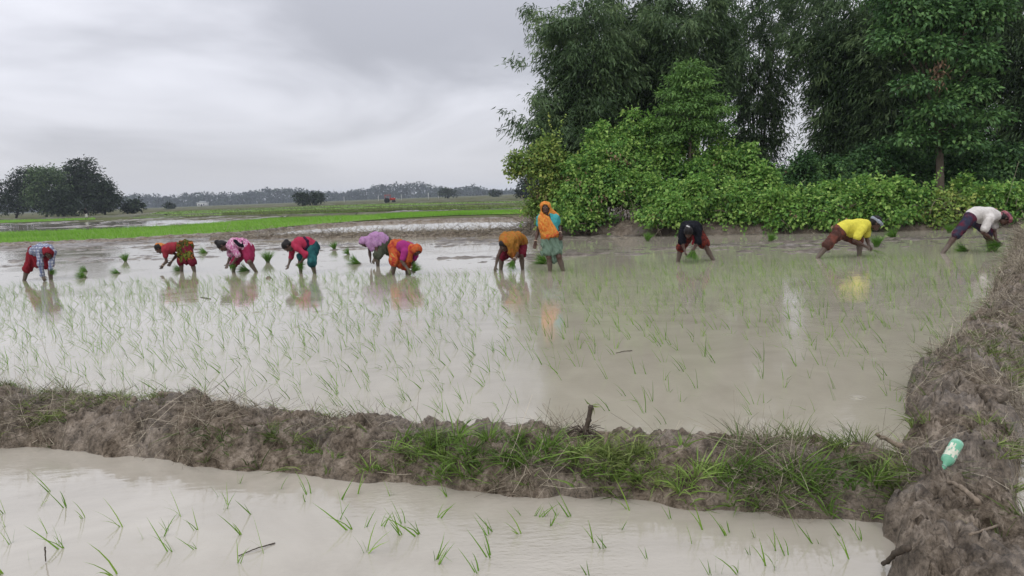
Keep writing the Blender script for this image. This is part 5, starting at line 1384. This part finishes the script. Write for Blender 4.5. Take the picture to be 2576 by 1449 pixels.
order = sorted([(s[1], s) for s in spots])
near_main = [s for _, s in order[:300 - len(front)]]; rest = [s for _, s in order[300 - len(front):]]
for i, (x, y, r) in enumerate(front + near_main):
    k = int(RNG.integers(0, 9)) if (r < .12 or r == 9) else int(RNG.integers(4, 14))
    o = obj('rice_seedling', VARF[k] if r == 9 else VAR[k][3], None, None, (x, y, 0)); s = RNG.uniform(.45, 1.0) if r == 9 else RNG.uniform(.75, 1.2)
    o.scale = (s, s, s); o.rotation_euler = (0, 0, RNG.normal(0, .35) + (RNG.choice([0, .8, -.6, 2.6]) if r == 9 else 0))
    if r == 9: tag(o, '%s rice seedling in the foreground water, %s counted from the left edge' % ('small' if s < .75 else 'tall' if s > .93 else 'thin', ordinal(i + 1)), 'seedling', 'seedlings in the foreground paddy')
    else: tag(o, 'rice seedling planted in the main flooded field close behind the near bank', 'seedling', 'seedlings at the near side of the main field')
mb = MB()
for x, y, r in rest:
    k = int(RNG.integers(0, 10)) if r < .05 else int(RNG.integers(3, 14))
    V, Q, T, _ = VAR[k]; a = RNG.normal(0, .4); s = RNG.uniform(.75, 1.25); ca, sa = math.cos(a) * s, math.sin(a) * s
    W_ = np.column_stack([V[:, 0] * ca - V[:, 1] * sa + x, V[:, 0] * sa + V[:, 1] * ca + y, V[:, 2] * s])
    mb.add(W_, Q, None, np.clip(T + RNG.normal(.0, .1) + (.12 if r > .1 else 0), 0, 1))
tag(obj('rice_seedlings', mb.mesh('rice_seedlings'), M['rice']), 'rows of freshly planted rice seedlings reaching back to the workers', 'seedlings', kind='stuff')


# ------------------------------------------------------------------ bundles of seedlings
def bundle_mesh(seed, n=170, h=.30, spread=.32, base=.035):
    r = np.random.default_rng(seed)
    a = r.uniform(0, 2 * math.pi, n); q = r.random(n) ** .5
    P = np.column_stack([np.cos(a) * q * base, np.sin(a) * q * base, np.zeros(n)])
    D = nrm(np.column_stack([np.cos(a) * q * spread, np.sin(a) * q * spread, np.ones(n)]))
    B = np.column_stack([np.cos(a) * q * .35, np.sin(a) * q * .35, -q * .28]) + r.normal(0, .08, (n, 3))
    V, Q, T = strips(P, D, h * r.uniform(.75, 1.15, n), .0085, B, nrm(np.cross(D, r.normal(size=(n, 3)))), 3, np.clip(r.normal(.5, .25, n), 0, 1))
    # roots with mud below the tie
    D2 = nrm(np.column_stack([np.cos(a) * q * .5, np.sin(a) * q * .5, -np.ones(n)]))[:60]
    V2, Q2, _ = strips(P[:60] + [0, 0, .01], D2, .06, .008, np.zeros((60, 3)), None, 1)
    return (V, Q, T), (V2, Q2)


BUN = [(bundle_mesh(700 + k, 190, .29 + .02 * (k % 3), .30 + .05 * (k % 2))) for k in range(4)]
BM = []
for (V, Q, T), (V2, Q2) in BUN:
    a = mesh_np('leaves', V, Q, None, False, T); a.materials.append(M['bundle'])
    b = mesh_np('roots', V2, Q2, None, False, np.full(len(V2), .2)); b.materials.append(M['straw'])
    n = np.linspace(0, 2 * math.pi, 13); tv, tq, tt = tube(np.column_stack([.042 * np.cos(n), .042 * np.sin(n), np.full(13, .03)]), .006, 5, False)
    c = mesh_np('tie', tv, tq, None, True, np.full(len(tv), .6)); c.materials.append(M['straw'])
    BM.append((a, b, c))


def rice_bundle(pos, label, dirv=(0, 0, 1), s=1.0, roll=0.0, group='bundles of rice seedlings waiting in the field'):
    o = empty('rice_bundle', pos, label, 'rice bundle', group)
    q = Vector(dirv).to_track_quat('Z', 'Y'); o.rotation_euler = (q @ Vector((0, 0, 1)).rotation_difference(Vector((0, 0, 1)))).to_euler()
    o.scale = (s, s, s)
    for me, nm in zip(BM[int(RNG.integers(0, 4))], ('leaves', 'roots', 'tie')):
        obj(nm, me, None, o)
    return o


for u, v, d, s, lab in (
        (316, 658, (-.15, 0, 1), .95, 'upright rice bundle between the plaid-shirt and red-blouse workers'),
        (215, 699, (-1, -.1, .5), .95, 'lying rice bundle nearest the plaid-shirt worker, front of two'),
        (218, 684, (-1, .1, .55), .75, 'lying rice bundle behind another, right of the plaid-shirt worker'),
        (520, 637, (-1, 0, .35), 1.0, 'lying rice bundle right of the flowered wrap'),
        (674, 660, (0, 0, 1), 1.15, 'largest upright rice bundle between the pink-shirt and red-sleeved workers'),
        (842, 628, (-.2, 0, 1), .95, 'upright rice bundle farthest back, right of the red-sleeved worker'),
        (878, 640, (-.5, -.1, .7), .75, 'small drooping rice bundle left of the lilac shawl'),
        (905, 664, (-1, 0, .4), 1.1, 'lying rice bundle in front of the lilac shawl'),
        (625, 682, (-1, -.2, .35), 1.0, 'flat rice bundle between the feet of the pink-shirt worker'),
        (458, 681, (-1, 0, .2), .85, 'flat rice bundle under the hands of the red-blouse worker'),
        (300, 688, (-1, 0, .18), .8, 'flat wilted rice bundle between the first two workers'),
        (1374, 664, (-.75, 0, .7), 1.25, 'leaning rice bundle right behind the legs of the standing woman'),
        (1629, 607, (.1, 0, 1), 1.1, 'upright rice bundle left of the worker in black, by the mud bank'),
        (1936, 607, (.4, 0, .8), 1.0, 'rice bundle alone in the water between the black and yellow shirts'),
        (2205, 622, (0, 0, 1), 1.1, 'upright rice bundle in front of the face of the man in yellow'),
        (2250, 600, (-.45, 0, 1), 1.2, 'tilted rice bundle on a mud patch right of the man in yellow'),
        (2388, 586, (0, 0, 1), 1.1, 'upright rice bundle at the foot of the hedge behind the man in white'),
        (2432, 632, (-1, 0, .25), 1.1, 'flat rice bundle behind the foot of the man in white')):
    rice_bundle(G(u, v), lab, d, s)
gh = 'bundles of rice seedlings held in a hand'
for per, q, d, s, lab in (
        (P1, 'R', (1, -.2, .35), .62, 'small rice bundle held by the plaid-shirt worker'), (P3, 'L', (.7, -.1, -.5), .65, 'rice bundle held by the pink-shirt worker'),
        (P4, 'L', (1, -.2, -.3), .7, 'rice bundle held by the red-sleeved worker'), (P6, 'R', (.55, 0, .6), .8, 'rice bundle held by the worker in magenta blouse'),
        (P7, 'R', (-.35, -.1, -.75), .8, 'rice bundle held by the worker under the mustard shawl'), (P9, 'R', (-.15, 0, -1), .95, 'rice bundle hanging from the hand of the worker in black'),
        (P11, 'L', (-1, -.1, -.15), 1.15, 'large rice bundle held by the man in white')):
    h = per.J['wr' + q] * .25 + per.J['ha' + q] * .75
    rice_bundle(h - np.asarray(d) * .03, lab, d, s, group=gh)
h = P10.J['haL']; mb = MB(); n = 9
V, Q, T = strips(np.repeat(h[None], n, 0), nrm(RNG.normal(0, .12, (n, 3)) + [1, 0, -.15]), .42 * RNG.uniform(.6, 1, n), .009, RNG.normal(0, .08, (n, 3)) + [0, 0, -.3], seg=4, tint=RNG.random(n)); mb.add(V, Q, None, T)
tag(obj('rice_wisp', mb.mesh('rice_wisp', origin=h), M['rice'], None, h), 'few loose seedlings held out by the man in yellow', 'seedlings')

# ------------------------------------------------------------------ litter on the banks
def stick(name, label, pts, r, mat, cat='stick', knots=0):
    pts = np.asarray(pts, float); base = pts[0]; mb = MB()
    n = 14; t = np.linspace(0, len(pts) - 1, n); P = np.column_stack([np.interp(t, np.arange(len(pts)), pts[:, k]) for k in range(3)])
    P[1:-1] += RNG.normal(0, r[0] * .22, (n - 2, 3)); rr = np.linspace(r[0], r[1], n) * RNG.uniform(.85, 1.15, n)
    for k in range(knots): rr[3 + 5 * k] *= 1.45
    mb.add(*tube(P, rr, 8)); return tag(obj(name, mb.mesh(name, True, base), mat, None, base), label, cat)


def zb(P, V):
    """height of a bank at a place"""
    d = (V[..., 0] - P[0]) ** 2 + (V[..., 1] - P[1]) ** 2; i = np.unravel_index(d.argmin(), d.shape); return V[i][2]


def onbank(u, v, V):
    z = .2
    for _ in range(4):
        p_ = G(u, v, z); z = zb(p_, V)
    return G(u, v, z)


ci = int(np.abs(NB_V[:, 45, 0] - G(1478, 1105, .22)[0]).argmin()); cj = int(NB_V[ci, :, 2].argmax()); sb = NB_V[ci, cj].copy()
st_o = empty('stump', sb, 'upright bamboo stub with dry roots on top of the near bank', 'stump')
k_ = sb[1] / FPX; mb = MB()
sp = np.array([sb + [-.02, 0, -.06], sb + [0, 0, .01], sb + [.028, 0, .10], sb + [.045, .005, .185]])
t_ = np.linspace(0, 3, 22); P_ = np.column_stack([np.interp(t_, np.arange(4), sp[:, k]) for k in range(3)]); rr = np.linspace(.017, .0125, 22); rr[[9, 14, 20]] *= 1.35
mb.add(*tube(P_, rr, 9)); obj('stalk', mb.mesh('stalk', True, sb), M['twig'], st_o)
mb = MB()
for _ in range(46):
    a = RNG.uniform(0, 2 * math.pi); e = sb + np.array([math.cos(a) * RNG.uniform(.04, .16), math.sin(a) * .08, RNG.uniform(-.06, .05)])
    mb.add(*tube([sb + [0, 0, .03], (sb + e) / 2 + [0, 0, .04], e], [.004, .003, .0015], 4))
obj('roots', mb.mesh('roots', True, sb), M['twig'], st_o)
mb = MB(); tip = sb + [.045, .005, .185]
V, Q, T = leaves(np.repeat(tip[None], 5, 0), nrm(np.array([[.3, 0, -1], [.8, 0, -.3], [-.7, 0, .5], [.9, .1, .1], [.5, -.1, -.9]])), unit(5), .06, .014, RNG.random(5)); mb.add(V, Q, None, T)
obj('leaf', mb.mesh('leaf', origin=sb), M['grass'], st_o)

q0, q1 = onbank(1508, 1180, NB_V), G(1545, 1232, .02)
stick('stick', 'dark stick sticking down out of the near bank below the stump', [q0 + [0, -.02, .03], (q0 + q1) / 2 + [0, -.05, .02], q1], (.012, .010), M['twig'])
q0 = onbank(1520, 1125, NB_V); stick('stick', 'pale bare stick end beside the stump', [q0 + [-.005, -.02, .0], q0 + [.02, 0, .085]], (.009, .010), M['twig_pale'])
q0 = onbank(2265, 1125, RB_V); q1 = AtY(2203, 1090, q0[1] + .08)
stick('stick', 'broken branch reaching out from the bank corner over the water', [q0 + [.05, -.03, -.02], (q0 + q1) / 2, q1], (.016, .010), M['twig_pale'], knots=1)
q0, q1 = onbank(2385, 1210, RB_V), onbank(2460, 1262, RB_V)
stick('stick', 'half-buried pale branch right below the green bottle', [q0 + [0, 0, -.004], (q0 + q1) / 2 + [0, 0, .012], q1 + [0, 0, -.006]], (.009, .013), M['twig_pale'])
q0, q1 = onbank(2440, 1345, RB_V), onbank(2510, 1325, RB_V)
stick('stick', 'small pale stick on the bank near the right-hand water', [q0 + [0, 0, .0], q1 + [0, 0, .004]], (.006, .005), M['twig_pale'])
q0, q1 = G(2222, 1418, .02), onbank(2285, 1390, RB_V)
stick('stick', 'dark stick jutting from the grass tuft into the foreground water', [q0, (q0 + q1) / 2 + [0, 0, .02], q1 + [0, 0, .02]], (.010, .014), M['twig'])
for (u0, v0, u1, v1, r, lab) in (
        (600, 1398, 692, 1366, .0035, 'long bent twig floating in the foreground water'), (115, 1412, 118, 1385, .004, 'short dark stalk standing in the foreground water at the left'),
        (1550, 888, 1590, 882, .005, 'dark twig floating in the brown water of the main field'),
        (505, 748, 530, 752, .009, 'dark clod-like twig among the seedlings below the pink-shirt worker')):
    a, b = G(u0, v0, .004), G(u1, v1, .004)
    if v0 - v1 > 20 and abs(u0 - u1) < 10: b = a + [.005, 0, .07]
    stick('twig', lab, [a, (a + b) / 2 + [0, 0, .006], b], (r * .6, r * .9), M['twig'], 'twig')
# clods lying in the shallow water
for u, v, r, lab in ((2490, 1000, .09, 'large grey mud lump on the right-hand bank'), (675, 700, .05, 'mud clod between the pink-shirt and red-sleeved workers')):
    c_ = onbank(u, v, RB_V) if u == 2490 else G(u, v)
    F = Field(np.array([-r, -r, -r]) * 1.8, np.array([r, r, r]) * 1.8, r / 9); e3 = np.eye(3)
    F.ell(np.array([0, 0, r * .2]), e3, (r, r * .8, r * .7), .01); F.ell(np.array([r * .4, 0, r * .1]), e3, (r * .7, r * .6, r * .6), r * .3)
    gg = np.meshgrid(*F.ax, indexing='ij'); F.d = F.d + (r * .22 * fbm(gg[0] / r * 1.7, gg[1] / r * 1.7, gg[2] / r * 1.7, int(u), 3)).astype(np.float32)
    V, Q = F.surface(); tag(obj('mud_clod', mesh_np('mud_clod', V, Q, None, True), M['mud'], None, c_), lab, 'clod')

# ------------------------------------------------------------------ dented green plastic bottle
def bottle():
    c0 = onbank(2370, 1204, RB_V) + [0, 0, .05]; c1 = onbank(2410, 1160, RB_V) + [0, .03, .055]
    ax = nrm(c1 - c0); Ln = .215; s1 = nrm(np.cross(ax, [0, 0, 1])); s2 = np.cross(s1, ax)
    o = empty('plastic_bottle', (c0 + c1) / 2 - [0, 0, .045], 'dented green plastic bottle with torn pale label lying on the right-hand bank', 'bottle')
    base = np.array(o.location)
    prof = [(0, .0115), (.012, .0125), (.016, .0145), (.022, .0145), (.024, .0125), (.034, .015), (.05, .026), (.068, .033), (.085, .0345), (.10, .032), (.115, .0345), (.13, .033), (.145, .0345), (.16, .033), (.175, .0345), (.19, .034), (.205, .032), (.215, .022), (.212, .006)]
    prof = [(a_ * .86, b_ * .86) for a_, b_ in prof]
    n = 28; an = np.linspace(0, 2 * math.pi, n, endpoint=False); rings = []
    for z_, r_ in prof:
        dent = 1 - .16 * np.maximum(0, np.cos(an - 1.2)) ** 3 * math.exp(-((z_ - .12) / .04) ** 2) + .03 * np.sin(3 * an + 40 * z_) - .1 * np.maximum(0, np.cos(an - 3.4)) ** 4 * math.exp(-((z_ - .17) / .03) ** 2)
        rings.append(c0 + ax * (z_ - .01) + (r_ * dent)[:, None] * (np.cos(an)[:, None] * s1 + np.sin(an)[:, None] * s2))
    R_ = np.array(rings); m_ = len(prof)
    V = R_.reshape(-1, 3); Q = [[i * n + j, i * n + (j + 1) % n, (i + 1) * n + (j + 1) % n, (i + 1) * n + j] for i in range(m_ - 1) for j in range(n)]
    mt, N, K, b = new_mat('green plastic'); b.inputs['Base Color'].default_value = (.15, .40, .26, 1); b.inputs['Roughness'].default_value = .35
    b.inputs['Transmission Weight'].default_value = .2; b.inputs['IOR'].default_value = 1.3; b.inputs['Subsurface Weight'].default_value = .0
    obj('bottle_body', mesh_np('bottle_body', V - base, Q, None, True), mt, o)
    lab = (R_[8:15] - (c0 + ax * 0)[None, None]); ctr = np.array([c0 + ax * (z_ - .01) for z_, _ in prof[8:15]])[:, None]
    L_ = ctr + (R_[8:15] - ctr) * 1.03; Vl = L_.reshape(-1, 3)
    Ql = [[i * n + j, i * n + (j + 1) % n, (i + 1) * n + (j + 1) % n, (i + 1) * n + j] for i in range(6) for j in range(n) if math.sin(j * 1.9 + i * .7) + .5 * math.sin(i * 2.1 + j * .5) < .75 and not (i > 3 and j % 9 < 5)]
    obj('label_remains', mesh_np('label_remains', Vl - base, Ql, None, True), plain_mat('torn label', (.62, .60, .52), .7, .35, 60, 0, 0, (.36, .40, .30)), o)
    rg = c0 + ax * .010 + .0135 * (np.cos(np.append(an, 0))[:, None] * s1 + np.sin(np.append(an, 0))[:, None] * s2)
    mb = MB(); V, Q, T = tube(rg, .003, 6, False); mb.add(V, Q); obj('neck_ring', mb.mesh('neck_ring', True, base), plain_mat('dull ring', (.25, .35, .3), .4), o)


bottle()

# ------------------------------------------------------------------ far small things
def boxes(name, parts, mat, parent):
    mb = MB()
    for (x0, x1), (y0, y1), (z0, z1) in parts:
        V = np.array([(x, y, z) for x in (x0, x1) for y in (y0, y1) for z in (z0, z1)])
        mb.add(V, [[0, 1, 3, 2], [4, 6, 7, 5], [0, 4, 5, 1], [2, 3, 7, 6], [0, 2, 6, 4], [1, 5, 7, 3]])
    return obj(name, mb.mesh(name), mat, parent)


tp = G(978, 511, .03); t_o = empty('tractor', tp, 'tiny red tractor with canopy in the distant fields', 'tractor')
red = plain_mat('tractor red', (.42, .05, .035), .5); blk = plain_mat('tyre', (.02, .02, .02), .9)
boxes('hood', [((.4, 1.9), (-.4, .4), (.8, 1.5)), ((1.9, 2.0), (-.35, .35), (.85, 1.4))], red, t_o)
boxes('canopy', [((-1.1, .7), (-.8, .8), (2.3, 2.45)), ((-1.0, -.92), (-.7, -.62), (1.0, 2.3)), ((-1.0, -.92), (.62, .7), (1.0, 2.3)), ((.5, .58), (-.7, -.62), (1.0, 2.3)), ((.5, .58), (.62, .7), (1.0, 2.3))], red, t_o)
boxes('seat', [((-.8, -.2), (-.35, .35), (1.0, 1.15)), ((-.9, -.75), (-.35, .35), (1.1, 1.6))], blk, t_o)
for x, r in ((-.5, .75), (1.5, .45)):
    for y in (-.75, .75):
        n = np.linspace(0, 2 * math.pi, 21); mb = MB(); V, Q, _ = tube(np.column_stack([x + r * .75 * np.cos(n), np.full(21, y), r + r * .75 * np.sin(n)]), r * .25, 7, False); mb.add(V, Q)
        wv, wq, wt = tube([(x, y - .1, r), (x, y + .1, r)], r * .55, 12); mb.add(wv, wq, wt); obj('wheel', mb.mesh('wheel', True), blk, t_o)
pale = plain_mat('whitewashed post', (.6, .6, .58), .8)
for u, v, lab in ((866, 509, 'first thin white pole from the left before the far woods'), (952, 505, 'second thin white pole, left of the tractor'), (1010, 503, 'third thin white pole, right of the tractor'), (1078, 502, 'fourth thin white pole before the far woods'), (1103, 500, 'last thin white pole at the right of the far woods')):
    b_ = G(u, v, .03); d_ = min(b_[1], 420); b_ = b_ / b_[1] * d_; b_[2] = .03; mb = MB(); mb.add(*tube([b_, b_ + [0, 0, 1.5], b_ + [.03, 0, 3.2]], [.16, .14, .12], 6)); mb.add(*tube([b_ + [-.3, 0, 2.9], b_ + [.3, 0, 2.9]], .05, 5))
    tag(obj('pole', mb.mesh('pole', True, b_), pale, None, b_), lab, 'pole', 'white poles before the far woods')
hb_ = G(511, 524, .03); hb_ = hb_ / hb_[1] * 800; hb_[2] = .03
h_o = empty('house', hb_, 'small white house before the far woods on the left', 'house')
boxes('wall', [((-5, 5), (-3, 3), (0, 3.6))], pale, h_o); w_o = boxes('roof', [((-5.6, 5.6), (-3.4, 3.4), (3.6, 4.3)), ((-3, 3), (-2, 2), (4.3, 5.2))], plain_mat('tin roof', (.45, .47, .48), .5), h_o)
boxes('window', [((-3.5, -2.2), (-3.08, -3.0), (1.2, 2.6))], blk, h_o); boxes('window', [((1.5, 2.8), (-3.08, -3.0), (1.2, 2.6))], blk, h_o); boxes('door', [((-.9, .4), (-3.08, -3.0), (0, 2.4))], blk, h_o)

# far person walking before the distant clump
fp = G(218, 553, .03); fo = empty('person', fp, 'tiny distant person in pale trousers before the left tree clump', 'person')
F = Field(np.array([-.4, -.3, -.02]), np.array([.4, .3, 1.75]), .016)
for a, b, ra, rb in (((-.09, 0, .9), (-.14, .05, .48), .085, .06), ((-.14, .05, .48), (-.17, .12, .08), .055, .035), ((.09, 0, .9), (.13, -.06, .48), .085, .06), ((.13, -.06, .48), (.16, .05, .08), .055, .035), ((-.07, 0, .92), (-.09, 0, 1.3), .1, .1), ((.07, 0, .92), (.09, 0, 1.3), .1, .1),
                     ((0, 0, 1.32), (-.19, 0, 1.36), .06, .05), ((0, 0, 1.32), (.19, 0, 1.36), .06, .05), ((-.19, 0, 1.36), (-.25, .03, 1.1), .045, .035), ((-.25, .03, 1.1), (-.22, -.08, .88), .035, .028), ((.19, 0, 1.36), (.25, .03, 1.1), .045, .035), ((.25, .03, 1.1), (.23, -.08, .88), .035, .03), ((0, 0, 1.4), (0, 0, 1.5), .05, .05), ((-.17, .12, .05), (-.19, 0, .03), .035, .03), ((.16, .05, .05), (.18, -.08, .03), .035, .03)): F.cone(np.array(a), np.array(b), ra, rb, .03)
F.ell(np.array([0, -.01, 1.6]), np.eye(3), (.075, .092, .112), .02); V, Q = F.surface(); obj('body', mesh_np('body', V, Q, None, True), M['skin'], fo)
for nm, mt, cs in (('trousers', M['c_white'], (((-.09, 0, .92), (-.15, .06, .4), .1, .075), ((.09, 0, .92), (.14, -.06, .4), .1, .075))), ('shirt', M['c_black'], (((-.07, 0, .95), (-.09, 0, 1.34), .115, .11), ((.07, 0, .95), (.09, 0, 1.34), .115, .11), ((-.15, 0, 1.36), (-.24, .02, 1.15), .065, .05), ((.15, 0, 1.36), (.24, .02, 1.15), .065, .05)))):
    F = Field(np.array([-.4, -.3, .2]), np.array([.4, .3, 1.6]), .018)
    for a, b, ra, rb in cs: F.cone(np.array(a), np.array(b), ra, rb, .03)
    V, Q = F.surface(); obj(nm, mesh_np(nm, V, Q, None, True), mt, fo)

# ------------------------------------------------------------------ humid air
hm_, N, K, b = new_mat('haze'); N.remove(b)
pv = N.new('ShaderNodeVolumePrincipled'); pv.inputs['Color'].default_value = (.80, .88, 1.0, 1); pv.inputs['Density'].default_value = 0.00024; pv.inputs['Anisotropy'].default_value = 0.0
K.new(pv.outputs[0], N['Material Output'].inputs['Volume'])
V = np.array([(x, y, z) for x in (-2450, 2450) for y in (-80, 2500) for z in (-1.3, 24)])
hz = tag(obj('haze', mesh_np('haze', V, [[0, 1, 3, 2], [4, 6, 7, 5], [0, 4, 5, 1], [2, 3, 7, 6], [0, 2, 6, 4], [1, 5, 7, 3]]), hm_), kind='stuff')
